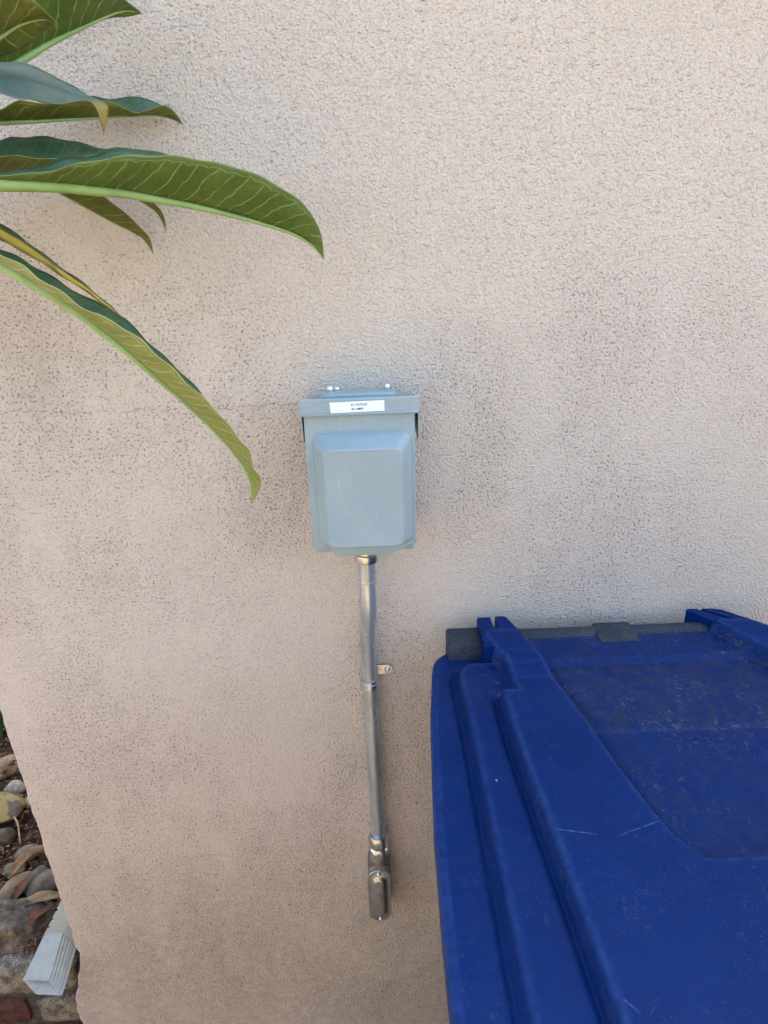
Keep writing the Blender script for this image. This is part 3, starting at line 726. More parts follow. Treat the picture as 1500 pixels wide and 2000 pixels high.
# ------------------------------------------------------------------ overhanging shrub
LEAVES={
'L1' : [((-0.3889,-0.22,1.6183),(-0.3884,-0.22,1.6201),(-0.3929,-0.21,1.6222)),((-0.3662,-0.22,1.6174),(-0.3598,-0.2275,1.6202),(-0.3709,-0.2025,1.623)),((-0.3436,-0.22,1.6161),(-0.3315,-0.235,1.6208),(-0.3484,-0.195,1.6245)),((-0.321,-0.22,1.6144),(-0.3036,-0.2425,1.6219),(-0.3252,-0.1875,1.6294)),((-0.2985,-0.22,1.6123),(-0.2762,-0.25,1.6254),(-0.3019,-0.18,1.636)),((-0.2779,-0.215,1.6092),(-0.253,-0.2462,1.6299),(-0.2776,-0.1737,1.6382)),((-0.257,-0.21,1.606),(-0.2298,-0.2425,1.6328),(-0.253,-0.1675,1.644)),((-0.2357,-0.205,1.6028),(-0.2064,-0.2388,1.6336),(-0.2286,-0.1612,1.6429)),((-0.2146,-0.2,1.5979),(-0.183,-0.235,1.6326),(-0.2049,-0.155,1.6372)),((-0.1936,-0.1925,1.5928),(-0.1607,-0.2262,1.6303),(-0.1802,-0.1512,1.631)),((-0.172,-0.185,1.5877),(-0.1386,-0.2175,1.625),(-0.1552,-0.1475,1.6243)),((-0.1503,-0.1775,1.5813),(-0.1158,-0.2088,1.6193),(-0.1299,-0.1438,1.617)),((-0.1281,-0.17,1.5744),(-0.0943,-0.2,1.6091),(-0.1053,-0.14,1.6072)),((-0.1052,-0.165,1.5667),(-0.0739,-0.1875,1.5962),(-0.0817,-0.1425,1.5939)),((-0.0822,-0.16,1.5582),(-0.0563,-0.175,1.5787),(-0.0609,-0.145,1.577)),((-0.0604,-0.155,1.5463),(-0.0465,-0.1625,1.5547),(-0.0479,-0.1475,1.5539)),((-0.0455,-0.15,1.5271),(-0.0455,-0.15,1.5271),(-0.0455,-0.15,1.5271))] ,
'L2' : [((-0.4274,-0.14,1.6252),(-0.4268,-0.14,1.6276),(-0.4302,-0.135,1.6243)),((-0.4159,-0.125,1.6242),(-0.4135,-0.1262,1.6273),(-0.4194,-0.1175,1.6232)),((-0.4036,-0.11,1.6232),(-0.3995,-0.1125,1.627),(-0.4077,-0.1,1.6219)),((-0.3909,-0.095,1.6215),(-0.3851,-0.0988,1.6261),(-0.3953,-0.0825,1.6204)),((-0.3792,-0.08,1.616),(-0.3704,-0.085,1.6238),(-0.3826,-0.065,1.6173)),((-0.3651,-0.069,1.6102),(-0.3534,-0.0757,1.621),(-0.3666,-0.0537,1.614)),((-0.3533,-0.058,1.6002),(-0.3379,-0.0665,1.6139),(-0.3514,-0.0425,1.6077)),((-0.3408,-0.047,1.5899),(-0.3219,-0.0573,1.6065),(-0.3357,-0.0312,1.6009)),((-0.3276,-0.036,1.5795),(-0.3083,-0.048,1.5951),(-0.3217,-0.02,1.5908)),((-0.3119,-0.0315,1.5687),(-0.2951,-0.0405,1.5817),(-0.3058,-0.0185,1.5782)),((-0.295,-0.027,1.5588),(-0.283,-0.033,1.5666),(-0.2913,-0.017,1.5638)),((-0.2796,-0.0225,1.5467),(-0.2721,-0.0255,1.5497),(-0.2781,-0.0155,1.5479)),((-0.2721,-0.018,1.5288),(-0.2721,-0.018,1.5288),(-0.2732,-0.014,1.5285))] ,
'L3' : [((-0.4182,-0.16,1.6221),(-0.4175,-0.16,1.6246),(-0.4204,-0.155,1.6233)),((-0.4049,-0.1475,1.6219),(-0.4029,-0.1487,1.6246),(-0.4072,-0.1412,1.6232)),((-0.391,-0.135,1.6217),(-0.3878,-0.1375,1.6247),(-0.3934,-0.1275,1.6232)),((-0.3765,-0.1225,1.6215),(-0.3721,-0.1262,1.6247),(-0.3789,-0.1138,1.6231)),((-0.3616,-0.11,1.6204),(-0.3561,-0.115,1.6237),(-0.364,-0.1,1.6222)),((-0.3465,-0.0975,1.618),(-0.3398,-0.1038,1.6218),(-0.3481,-0.0875,1.6203)),((-0.3307,-0.085,1.6156),(-0.3229,-0.0925,1.6198),(-0.3316,-0.075,1.6182)),((-0.3145,-0.0725,1.6129),(-0.3054,-0.0813,1.6177),(-0.3145,-0.0625,1.6162)),((-0.2991,-0.06,1.6062),(-0.2889,-0.07,1.6119),(-0.2981,-0.05,1.6108)),((-0.2803,-0.0575,1.5992),(-0.2706,-0.065,1.6044),(-0.2785,-0.0487,1.6034)),((-0.2629,-0.055,1.5895),(-0.254,-0.06,1.5936),(-0.2616,-0.0475,1.5919)),((-0.2487,-0.0525,1.5758),(-0.2429,-0.055,1.5775),(-0.2485,-0.0463,1.5766)),((-0.2433,-0.05,1.5568),(-0.2433,-0.05,1.5568),(-0.2446,-0.045,1.5565))] ,
'L4' : [((-0.4123,-0.17,1.6252),(-0.3929,-0.2,1.6407),(-0.4306,-0.12,1.6507)),((-0.4042,-0.16,1.6255),(-0.3844,-0.1925,1.6404),(-0.4215,-0.11,1.6535)),((-0.3957,-0.15,1.6258),(-0.3757,-0.185,1.6402),(-0.4122,-0.1,1.6563)),((-0.387,-0.14,1.6261),(-0.3668,-0.1775,1.6399),(-0.4026,-0.09,1.6592)),((-0.3779,-0.13,1.6265),(-0.3576,-0.17,1.6394),(-0.3926,-0.08,1.6625)),((-0.3685,-0.12,1.627),(-0.3503,-0.1575,1.6391),(-0.3816,-0.0725,1.6635)),((-0.3586,-0.11,1.6286),(-0.3427,-0.145,1.6386),(-0.3704,-0.065,1.664)),((-0.3484,-0.1,1.6302),(-0.335,-0.1325,1.6371),(-0.3593,-0.0575,1.663)),((-0.338,-0.09,1.6329),(-0.3264,-0.12,1.6373),(-0.3481,-0.05,1.6616)),((-0.3254,-0.085,1.6361),(-0.3173,-0.1075,1.638),(-0.3337,-0.0525,1.658)),((-0.3128,-0.08,1.6394),(-0.3077,-0.095,1.6407),(-0.3194,-0.055,1.6544)),((-0.3001,-0.075,1.6429),(-0.2977,-0.0825,1.6437),(-0.3052,-0.0575,1.6507)),((-0.2874,-0.07,1.6475),(-0.2874,-0.07,1.6475),(-0.2905,-0.06,1.648))] ,
'L5' : [((-0.419,-0.13,1.6747),(-0.4076,-0.15,1.6794),(-0.432,-0.1,1.6826)),((-0.412,-0.1252,1.6751),(-0.4,-0.1452,1.6811),(-0.4243,-0.0946,1.6841)),((-0.4048,-0.1204,1.6755),(-0.3924,-0.1404,1.6827),(-0.4164,-0.0892,1.6856)),((-0.3975,-0.1156,1.6759),(-0.3846,-0.1356,1.6844),(-0.4085,-0.0838,1.6871)),((-0.3901,-0.1108,1.6763),(-0.3767,-0.1308,1.6864),(-0.4005,-0.0784,1.6889)),((-0.3827,-0.106,1.6767),(-0.3691,-0.126,1.6905),(-0.3925,-0.073,1.6928)),((-0.3751,-0.1012,1.6771),(-0.3613,-0.1212,1.6938),(-0.3844,-0.0676,1.6961)),((-0.3674,-0.0964,1.6776),(-0.3536,-0.1164,1.6934),(-0.3762,-0.0622,1.6962)),((-0.3595,-0.0916,1.678),(-0.3457,-0.1116,1.693),(-0.368,-0.0568,1.6963)),((-0.3516,-0.0866,1.6787),(-0.3377,-0.1065,1.6928),(-0.3592,-0.0524,1.6966)),((-0.3437,-0.0816,1.6793),(-0.3296,-0.1012,1.6933),(-0.35,-0.0484,1.6974)),((-0.3356,-0.0766,1.68),(-0.3213,-0.0959,1.6937),(-0.3407,-0.0444,1.6983)),((-0.3274,-0.0715,1.6806),(-0.3129,-0.0906,1.6941),(-0.3313,-0.0405,1.6991)),((-0.3192,-0.0665,1.6811),(-0.3043,-0.0854,1.6947),(-0.3219,-0.0365,1.7021)),((-0.3108,-0.0614,1.6816),(-0.2957,-0.0801,1.6952),(-0.3127,-0.0326,1.7052)),((-0.3023,-0.0564,1.6821),(-0.2869,-0.0748,1.6958),(-0.3034,-0.0286,1.7043)),((-0.2936,-0.0514,1.6828),(-0.2785,-0.0695,1.6948),(-0.294,-0.0246,1.7037)),((-0.2848,-0.0468,1.6834),(-0.2705,-0.0641,1.6923),(-0.2839,-0.0217,1.7045)),((-0.2755,-0.0432,1.684),(-0.2634,-0.0583,1.6884),(-0.2732,-0.0207,1.7051)),((-0.2662,-0.0396,1.6844),(-0.2559,-0.0526,1.6853),(-0.2626,-0.0198,1.7049)),((-0.2568,-0.036,1.6847),(-0.2466,-0.0468,1.6885),(-0.2523,-0.0188,1.7033)),((-0.2473,-0.0324,1.6848),(-0.2374,-0.041,1.6921),(-0.2428,-0.0178,1.7)),((-0.238,-0.0288,1.6841),(-0.2278,-0.0353,1.6945),(-0.2342,-0.0169,1.6951)),((-0.2289,-0.0252,1.6824),(-0.2205,-0.0295,1.6899),(-0.2266,-0.0159,1.6891)),((-0.2203,-0.0216,1.6794),(-0.2161,-0.0238,1.6828),(-0.2192,-0.015,1.6828)),((-0.2126,-0.018,1.6747),(-0.2126,-0.018,1.6747),(-0.2135,-0.014,1.675))] ,
'L6' : [((-0.3448,-0.26,1.7063),(-0.3291,-0.3,1.6896),(-0.3607,-0.22,1.722)),((-0.3362,-0.2579,1.704),(-0.3204,-0.3,1.6872),(-0.3505,-0.2179,1.7201)),((-0.3276,-0.2557,1.7016),(-0.3116,-0.3,1.6848),(-0.3403,-0.2157,1.7181)),((-0.3189,-0.2536,1.6993),(-0.3028,-0.3,1.6823),(-0.3299,-0.2136,1.7164)),((-0.3097,-0.2514,1.6975),(-0.2942,-0.3,1.6795),(-0.3189,-0.2114,1.7158)),((-0.3007,-0.2486,1.6959),(-0.287,-0.2979,1.6761),(-0.3088,-0.2093,1.7131)),((-0.2922,-0.2443,1.6945),(-0.2802,-0.2914,1.6753),(-0.2989,-0.2071,1.7098)),((-0.2839,-0.24,1.6922),(-0.2729,-0.285,1.6751),(-0.2892,-0.205,1.7058)),((-0.2757,-0.2357,1.6895),(-0.2654,-0.2786,1.6751),(-0.2804,-0.2029,1.7007)),((-0.2676,-0.2314,1.6863),(-0.2576,-0.2721,1.6755),(-0.2718,-0.2007,1.695)),((-0.2587,-0.2286,1.6832),(-0.2503,-0.2636,1.6762),(-0.2624,-0.2021,1.6884)),((-0.2489,-0.2264,1.6808),(-0.243,-0.2539,1.6771),(-0.2503,-0.2054,1.6843)),((-0.2429,-0.2243,1.6749),(-0.2405,-0.2443,1.6718),(-0.2411,-0.2086,1.6778)),((-0.2431,-0.2221,1.6653),(-0.2421,-0.2346,1.6636),(-0.2436,-0.2118,1.6667)),((-0.2455,-0.22,1.6553),(-0.2439,-0.225,1.655),(-0.2471,-0.215,1.6557))] ,
'L7' : [((-0.3997,-0.14,1.7077),(-0.3726,-0.18,1.7344),(-0.4047,-0.13,1.7076)),((-0.3912,-0.1282,1.7142),(-0.3643,-0.1714,1.7457),(-0.3961,-0.1182,1.7141)),((-0.3824,-0.1164,1.7207),(-0.3559,-0.1629,1.7571),(-0.3872,-0.1064,1.7206)),((-0.3732,-0.1046,1.7274),(-0.3482,-0.1543,1.7692),(-0.3779,-0.0946,1.7273)),((-0.364,-0.0929,1.7346),(-0.3405,-0.1457,1.7814),(-0.3685,-0.0829,1.7345)),((-0.354,-0.0825,1.7421),(-0.3307,-0.1368,1.7916),(-0.3583,-0.0726,1.7418)),((-0.3427,-0.075,1.7492),(-0.3197,-0.1271,1.8006),(-0.3467,-0.0656,1.7488)),((-0.3312,-0.0675,1.7562),(-0.3081,-0.1175,1.8076),(-0.3349,-0.0585,1.7557)),((-0.3193,-0.06,1.7624),(-0.2956,-0.1079,1.8095),(-0.3228,-0.0514,1.7619)),((-0.3071,-0.0525,1.7686),(-0.2827,-0.0982,1.8112),(-0.3104,-0.0444,1.768)),((-0.2947,-0.0454,1.7749),(-0.2731,-0.084,1.809),(-0.2975,-0.0383,1.7738)),((-0.282,-0.0386,1.7809),(-0.2635,-0.0675,1.8071),(-0.2843,-0.0327,1.7798)),((-0.2691,-0.0317,1.7865),(-0.2577,-0.051,1.8007),(-0.2711,-0.0271,1.7832)),((-0.2555,-0.0249,1.7897),(-0.251,-0.0345,1.7941),(-0.2573,-0.0216,1.7844)),((-0.2428,-0.018,1.7878),(-0.2428,-0.018,1.7878),(-0.2433,-0.016,1.7882))] ,
'L8' : [((-0.3378,-0.26,1.7157),(-0.3223,-0.28,1.736),(-0.3495,-0.24,1.7091)),((-0.3317,-0.2575,1.719),(-0.3158,-0.28,1.7413),(-0.3428,-0.2375,1.7115)),((-0.3255,-0.255,1.7224),(-0.3093,-0.28,1.7465),(-0.336,-0.235,1.714)),((-0.3194,-0.2525,1.7257),(-0.3029,-0.28,1.7516),(-0.3292,-0.2325,1.7165)),((-0.3132,-0.25,1.7291),(-0.2952,-0.28,1.7542),(-0.3224,-0.23,1.7188)),((-0.3072,-0.2475,1.7328),(-0.2889,-0.275,1.7567),(-0.315,-0.2288,1.72)),((-0.3011,-0.245,1.7365),(-0.2835,-0.27,1.7566),(-0.3077,-0.2275,1.722)),((-0.2948,-0.2425,1.7395),(-0.2788,-0.265,1.7545),(-0.3008,-0.2263,1.7257)),((-0.2882,-0.24,1.7418),(-0.2741,-0.26,1.7521),(-0.2939,-0.225,1.7294)),((-0.2816,-0.2375,1.7433),(-0.2705,-0.2525,1.7497),(-0.2875,-0.2238,1.7339)),((-0.2749,-0.235,1.7441),(-0.2688,-0.245,1.7458),(-0.2813,-0.2225,1.7385)),((-0.2699,-0.2325,1.7415),(-0.2667,-0.2375,1.7417),(-0.2752,-0.2212,1.7424)),((-0.269,-0.23,1.736),(-0.269,-0.23,1.736),(-0.2725,-0.22,1.7378))] ,
'L9' : [((-0.4262,-0.16,1.5926),(-0.4085,-0.2,1.5834),(-0.4343,-0.14,1.6001)),((-0.4149,-0.1575,1.5837),(-0.398,-0.1975,1.5751),(-0.4242,-0.135,1.5902)),((-0.4034,-0.155,1.5746),(-0.3872,-0.195,1.5667),(-0.4138,-0.13,1.5801)),((-0.3915,-0.1525,1.5655),(-0.3761,-0.1925,1.5584),(-0.4028,-0.125,1.5701)),((-0.3792,-0.15,1.5565),(-0.3644,-0.19,1.5504),(-0.3912,-0.12,1.5603)),((-0.3679,-0.1475,1.5461),(-0.3535,-0.185,1.5422),(-0.3799,-0.1175,1.5486)),((-0.3564,-0.145,1.5354),(-0.3427,-0.18,1.5334),(-0.3684,-0.115,1.5368)),((-0.3448,-0.1425,1.5245),(-0.3328,-0.175,1.5231),(-0.3558,-0.1125,1.5255)),((-0.3329,-0.14,1.5136),(-0.3221,-0.17,1.513),(-0.3433,-0.11,1.5138)),((-0.3206,-0.1375,1.5025),(-0.3129,-0.16,1.5023),(-0.3289,-0.1125,1.5022)),((-0.3091,-0.135,1.4902),(-0.3049,-0.15,1.4896),(-0.3154,-0.115,1.4895)),((-0.2976,-0.1325,1.4775),(-0.2953,-0.14,1.4776),(-0.3022,-0.1175,1.4764)),((-0.2862,-0.13,1.4643),(-0.2862,-0.13,1.4643),(-0.2895,-0.12,1.4627))] ,
'L10' : [((-0.3938,-0.24,1.5634),(-0.377,-0.27,1.5693),(-0.4067,-0.21,1.5716)),((-0.3865,-0.2409,1.559),(-0.369,-0.2719,1.5653),(-0.3993,-0.21,1.567)),((-0.3792,-0.2419,1.5546),(-0.3609,-0.2737,1.5613),(-0.3919,-0.21,1.5624)),((-0.3719,-0.2428,1.5502),(-0.3529,-0.2756,1.5573),(-0.3845,-0.21,1.5577)),((-0.3646,-0.2437,1.5459),(-0.3449,-0.2774,1.5534),(-0.377,-0.21,1.553)),((-0.3573,-0.2447,1.5414),(-0.3371,-0.2793,1.5491),(-0.3689,-0.21,1.5491)),((-0.3501,-0.2456,1.5368),(-0.3293,-0.2812,1.5447),(-0.3606,-0.21,1.5454)),((-0.3428,-0.2465,1.5322),(-0.3217,-0.283,1.5402),(-0.3526,-0.21,1.5412)),((-0.3356,-0.2474,1.5275),(-0.3146,-0.2849,1.5352),(-0.3453,-0.21,1.5359)),((-0.3285,-0.2484,1.5226),(-0.3074,-0.2867,1.5301),(-0.338,-0.21,1.5307)),((-0.3214,-0.2493,1.5178),(-0.3002,-0.2886,1.5252),(-0.3306,-0.21,1.5254)),((-0.3145,-0.2498,1.5127),(-0.2932,-0.2898,1.5201),(-0.3232,-0.2098,1.5201)),((-0.3082,-0.2488,1.5074),(-0.2871,-0.2888,1.5148),(-0.3161,-0.2088,1.5148)),((-0.302,-0.2479,1.502),(-0.2809,-0.2879,1.5094),(-0.3088,-0.2079,1.5095)),((-0.296,-0.247,1.4962),(-0.2746,-0.287,1.504),(-0.3014,-0.207,1.5041)),((-0.2899,-0.246,1.4903),(-0.2681,-0.286,1.4988),(-0.2937,-0.206,1.4991)),((-0.2839,-0.2451,1.4842),(-0.2607,-0.2851,1.4946),(-0.2855,-0.2051,1.4946)),((-0.2781,-0.2442,1.478),(-0.2532,-0.2842,1.4903),(-0.2772,-0.2042,1.49)),((-0.2721,-0.2433,1.4716),(-0.2456,-0.2833,1.4861),(-0.2701,-0.2033,1.484)),((-0.2662,-0.2423,1.4652),(-0.2386,-0.2823,1.481),(-0.2629,-0.2023,1.4778)),((-0.2603,-0.2414,1.4586),(-0.2322,-0.2814,1.4752),(-0.257,-0.2014,1.4703)),((-0.2543,-0.2405,1.452),(-0.2258,-0.2805,1.469),(-0.2511,-0.2005,1.4626)),((-0.2485,-0.2391,1.4451),(-0.2202,-0.2786,1.4621),(-0.2451,-0.1995,1.4548)),((-0.2429,-0.2372,1.4378),(-0.2148,-0.2758,1.4549),(-0.2389,-0.1986,1.4472)),((-0.2373,-0.2353,1.4304),(-0.2093,-0.273,1.4476),(-0.2326,-0.1977,1.4394)),((-0.2316,-0.2335,1.423),(-0.204,-0.2702,1.44),(-0.2262,-0.1967,1.4316)),((-0.2257,-0.2316,1.4157),(-0.1987,-0.2674,1.4321),(-0.2196,-0.1958,1.4238)),((-0.2196,-0.2298,1.4083),(-0.1933,-0.2647,1.4242),(-0.213,-0.1949,1.4159)),((-0.2136,-0.2279,1.4006),(-0.1877,-0.2619,1.4162),(-0.2068,-0.194,1.4075)),((-0.2076,-0.226,1.3928),(-0.1819,-0.2591,1.4081),(-0.2005,-0.193,1.399)),((-0.2016,-0.2242,1.3849),(-0.176,-0.2563,1.3999),(-0.1945,-0.1921,1.3902)),((-0.1957,-0.2223,1.3767),(-0.17,-0.2535,1.3917),(-0.1889,-0.1912,1.3809)),((-0.1897,-0.2205,1.3683),(-0.1644,-0.2507,1.3828),(-0.1832,-0.1902,1.3715)),((-0.1837,-0.2186,1.3598),(-0.1598,-0.2465,1.3728),(-0.1781,-0.1903,1.3616)),((-0.178,-0.2167,1.3509),(-0.1552,-0.2419,1.3624),(-0.1729,-0.1908,1.3518)),((-0.1721,-0.2149,1.3419),(-0.1502,-0.2372,1.352),(-0.1675,-0.1913,1.342)),((-0.1664,-0.213,1.3326),(-0.1451,-0.2326,1.3414),(-0.1621,-0.1917,1.3321)),((-0.1609,-0.2112,1.3229),(-0.1399,-0.2279,1.3305),(-0.1572,-0.1922,1.3218)),((-0.1557,-0.2093,1.3128),(-0.1396,-0.2233,1.3173),(-0.1527,-0.1927,1.311)),((-0.1515,-0.2074,1.3019),(-0.1381,-0.2186,1.304),(-0.15,-0.1931,1.2995)),((-0.1484,-0.2056,1.2903),(-0.133,-0.214,1.2922),(-0.1483,-0.1936,1.2875)),((-0.1467,-0.2037,1.278),(-0.135,-0.2093,1.2781),(-0.1479,-0.1941,1.2752)),((-0.1466,-0.2019,1.2651),(-0.1407,-0.2047,1.2644),(-0.1492,-0.1945,1.2626)),((-0.1495,-0.2,1.2521),(-0.1495,-0.2,1.2521),(-0.1504,-0.195,1.2499))] ,
}
pl = thing('shrub', 'shrub with long veined green leaves reaching in from the left', 'shrub', (-1.1, .18, .09))
bm = bmesh.new()
trunk = catmull([(-1.1, .18, .05), (-1.05, .13, .4), (-.95, .05, .75), (-.82, -.05, 1.1), (-.66, -.13, 1.42), (-.53, -.165, 1.575)], 26)
tube(bm, trunk, [.030-.012*k/25 for k in range(26)], 12)
from_bm('trunk', bm, 'bark', pl, 180)
TIP = {1: Vector((-.50, -.17, 1.605)), 2: Vector((-.47, -.185, 1.71))}
for key, a in ((1, trunk[-2]), (2, trunk[-7])):
    bm = bmesh.new(); pa = catmull([a, a.lerp(TIP[key], .5)+Vector((-.02, 0, .01)), TIP[key]], 10)
    tube(bm, pa, [.018-.006*k/9 for k in range(10)], 10)
    from_bm('branch', bm, 'bark', pl, 180)
def build_leaf(key, tip, top, under, rib_mat, r0, label=None, bulge=.007):
    S = LEAVES[key]; n = max(44, 3*len(S)); K = 7
    Mi, Ne, Fa = (catmull([s[k] for s in S], n) for k in range(3))
    rows = []; vs = []
    L = 0; us = []
    for i in range(n):
        if i: L += (Mi[i]-Mi[i-1]).length
        us.append(L)
    for i in range(n):
        al = (Mi[min(i+1, n-1)]-Mi[max(i-1, 0)]).normalized(); row = []
        for k in range(-K, K+1):
            t = abs(k)/K; E = Ne[i] if k < 0 else Fa[i]
            p = Mi[i].lerp(E, t); wdt = (E-Mi[i])
            ac = (wdt if k > 0 else -wdt) if k else (Fa[i]-Ne[i])
            nr = al.cross(ac); nr = nr.normalized() if nr.length > 1e-9 else Vector((0, 0, 1))
            q = p - nr*(bulge*min(1, wdt.length/.05)*math.sin(math.pi*t)*.6) + nr*.0012*t*math.sin(us[i]*150+k)*min(1, wdt.length/.04)
            row.append((q, nr, t))
        rows.append(row)
    W_ = 2*K+1; th = .0007
    verts = [q+nr*th*.5 for r in rows for q, nr, t in r] + [q-nr*th*.5 for r in rows for q, nr, t in r]
    off = n*W_; faces = []; mats = []
    for i in range(n-1):
        for k in range(W_-1):
            a, b, c, d = i*W_+k, (i+1)*W_+k, (i+1)*W_+k+1, i*W_+k+1
            faces.append((a, b, c, d)); mats.append(0); faces.append((off+d, off+c, off+b, off+a)); mats.append(1)
        a, b = i*W_, (i+1)*W_; faces.append((off+a, off+b, b, a)); mats.append(1)
        a, b = i*W_+W_-1, (i+1)*W_+W_-1; faces.append((a, b, off+b, off+a)); mats.append(1)
    me = bpy.data.meshes.new('leaf'); me.from_pydata([tuple(v) for v in verts], [], faces)
    uv = me.uv_layers.new(name='UVMap')
    UV = [(us[i], rows[i][k][2]) for i in range(n) for k in range(W_)]*2
    for lp in me.loops: uv.data[lp.index].uv = UV[lp.vertex_index]
    o = link('leaf', me, [top, under], pl, 180)
    me.polygons.foreach_set('material_index', mats)
    if label: o['label'] = label
    bm = bmesh.new()
    # midrib sits on the underside, then runs back to the branch as the stalk
    pts = [TIP[tip], TIP[tip].lerp(Mi[0], .5)] + [Mi[i]-rows[i][K][1]*r0*.45*(1-i/n) for i in range(0, n, 3)] + [Mi[n-1]]
    pts = catmull(pts, 60)
    tube(bm, pts, [r0*(1-.90*(k/59)**.8) for k in range(60)], 10)
    from_bm('midrib', bm, rib_mat, o, 180)
build_leaf('L1', 1, 'leaf_top', 'leaf_under', 'rib', .0092, 'largest leaf, green underside with pale veins and thick pale midrib')
build_leaf('L2', 1, 'leaf_top', 'leaf_under_dark', 'rib_dark', .0030)
build_leaf('L3', 1, 'leaf_top', 'leaf_under_dark', 'rib_dark', .0026)
build_leaf('L4', 1, 'leaf_top', 'leaf_under_dark', 'rib_dark', .0032)
build_leaf('L5', 2, 'leaf_top', 'leaf_under_dark', 'rib', .0038, 'wavy leaf with curled dark upper side near its tip')
build_leaf('L6', 2, 'leaf_top_grey', 'leaf_under_yellow', 'rib_grey', .0007, 'dusty grey-green leaf with drooping yellow tip')
build_leaf('L7', 2, 'leaf_top', 'leaf_under', 'rib', .0066)
build_leaf('L8', 2, 'leaf_top', 'leaf_under_dark', 'rib', .0034)
build_leaf('L9', 1, 'leaf_top_yellow', 'leaf_under_yellow', 'rib_dark', .0022, 'narrow leaf yellowing along its middle')
build_leaf('L10', 1, 'leaf_top', 'leaf_under_pale', 'rib', .0078, 'long drooping folded leaf with yellow-green underside')
keep_world(pl)

# ------------------------------------------------------------------ stones, fallen leaves, litter in the bed
def stone(name, label, cat, loc, r, rot, mat, seed, sub=3, amp=.16, group='river stones in the planting bed', flat=0):
    bm = bmesh.new(); bmesh.ops.create_icosphere(bm, subdivisions=sub, radius=1)
    for v in bm.verts:
        d = v.co.normalized()
        k = 1+amp*noise.noise(d*1.3+Vector((seed, 0, 0)))*1.6+amp*.4*noise.noise(d*3.2+Vector((0, seed, 0)))
        p = Vector((d.x*abs(d.x)**-.12 if d.x else 0, d.y, d.z))*k
        if flat: p *= 1+.06*noise.noise(d*9+Vector((seed, seed, 0)))+.03*noise.noise(d*21)
        v.co = Vector((p.x*r[0], p.y*r[1], p.z*r[2]))
    o = from_bm(name, bm, mat, None, 180 if not flat else 60)
    o.location = loc; o.rotation_euler = rot
    return tag(o, label, cat, group)
Z0 = .102
stone('river_stone', 'knobbly tan stone farthest back along the wall edge', 'stone', (-1.080, .580, Z0+.012), (.040, .032, .026), (.1, .1, .4), 'stone_tan', 1.3, amp=.3)
stone('river_stone', 'grey stone with pale top behind the yellow fallen leaf', 'stone', (-1.022, .500, Z0+.012), (.027, .021, .020), (0, .1, .2), 'stone_white', 2.1)
stone('river_stone', 'small brown stone just behind the yellow fallen leaf', 'stone', (-1.010, .464, Z0+.006), (.022, .017, .014), (0, 0, .4), 'stone_tan', 3.7)
stone('river_stone', 'small whitish stone touching the wall edge', 'stone', (-.962, .452, Z0+.008), (.016, .018, .014), (0, .2, 0), 'stone_white', 4.9)
stone('river_stone', 'dark brown stone below the yellow fallen leaf', 'stone', (-.985, .335, Z0+.008), (.032, .026, .022), (.1, 0, .3), 'stone_dark', 5.2)
stone('river_stone', 'grey-brown stone above the long tan dry leaf', 'stone', (-.896, .284, Z0+.010), (.030, .022, .018), (0, -.2, .5), 'stone_grey', 6.6)
stone('river_stone', 'small grey stone left of the long tan dry leaf', 'stone', (-.910, .240, Z0+.008), (.024, .020, .016), (0, .1, .2), 'stone_grey', 7.4)
stone('river_stone', 'long tan stone left of the two grey stones', 'stone', (-.884, .182, Z0+.014), (.046, .022, .021), (0, -.15, .95), 'stone_tan', 8.8, amp=.10)
stone('river_stone', 'slim grey stone leaning on the big smooth grey stone', 'stone', (-.846, .205, Z0+.014), (.036, .018, .020), (0, -.2, 1.0), 'stone_grey', 9.3, amp=.10)
stone('river_stone', 'largest smooth grey stone above the downspout elbow', 'stone', (-.812, .185, Z0+.018), (.046, .026, .028), (.1, -.25, .85), 'stone_grey', 10.7, amp=.10)
stone('river_stone', 'dark stone cut by the left edge of the picture, beside the long tan stone', 'stone', (-.935, .180, Z0+.008), (.026, .022, .02), (0, 0, .4), 'stone_dark', 11.9)
stone('boulder', 'rough grey rock wedged between downspout and brick edging', 'rock', (-.850, .085, Z0+.004), (.092, .066, .060), (0, .12, .25), 'boulder', 13.1, 5, .26, None, 1)

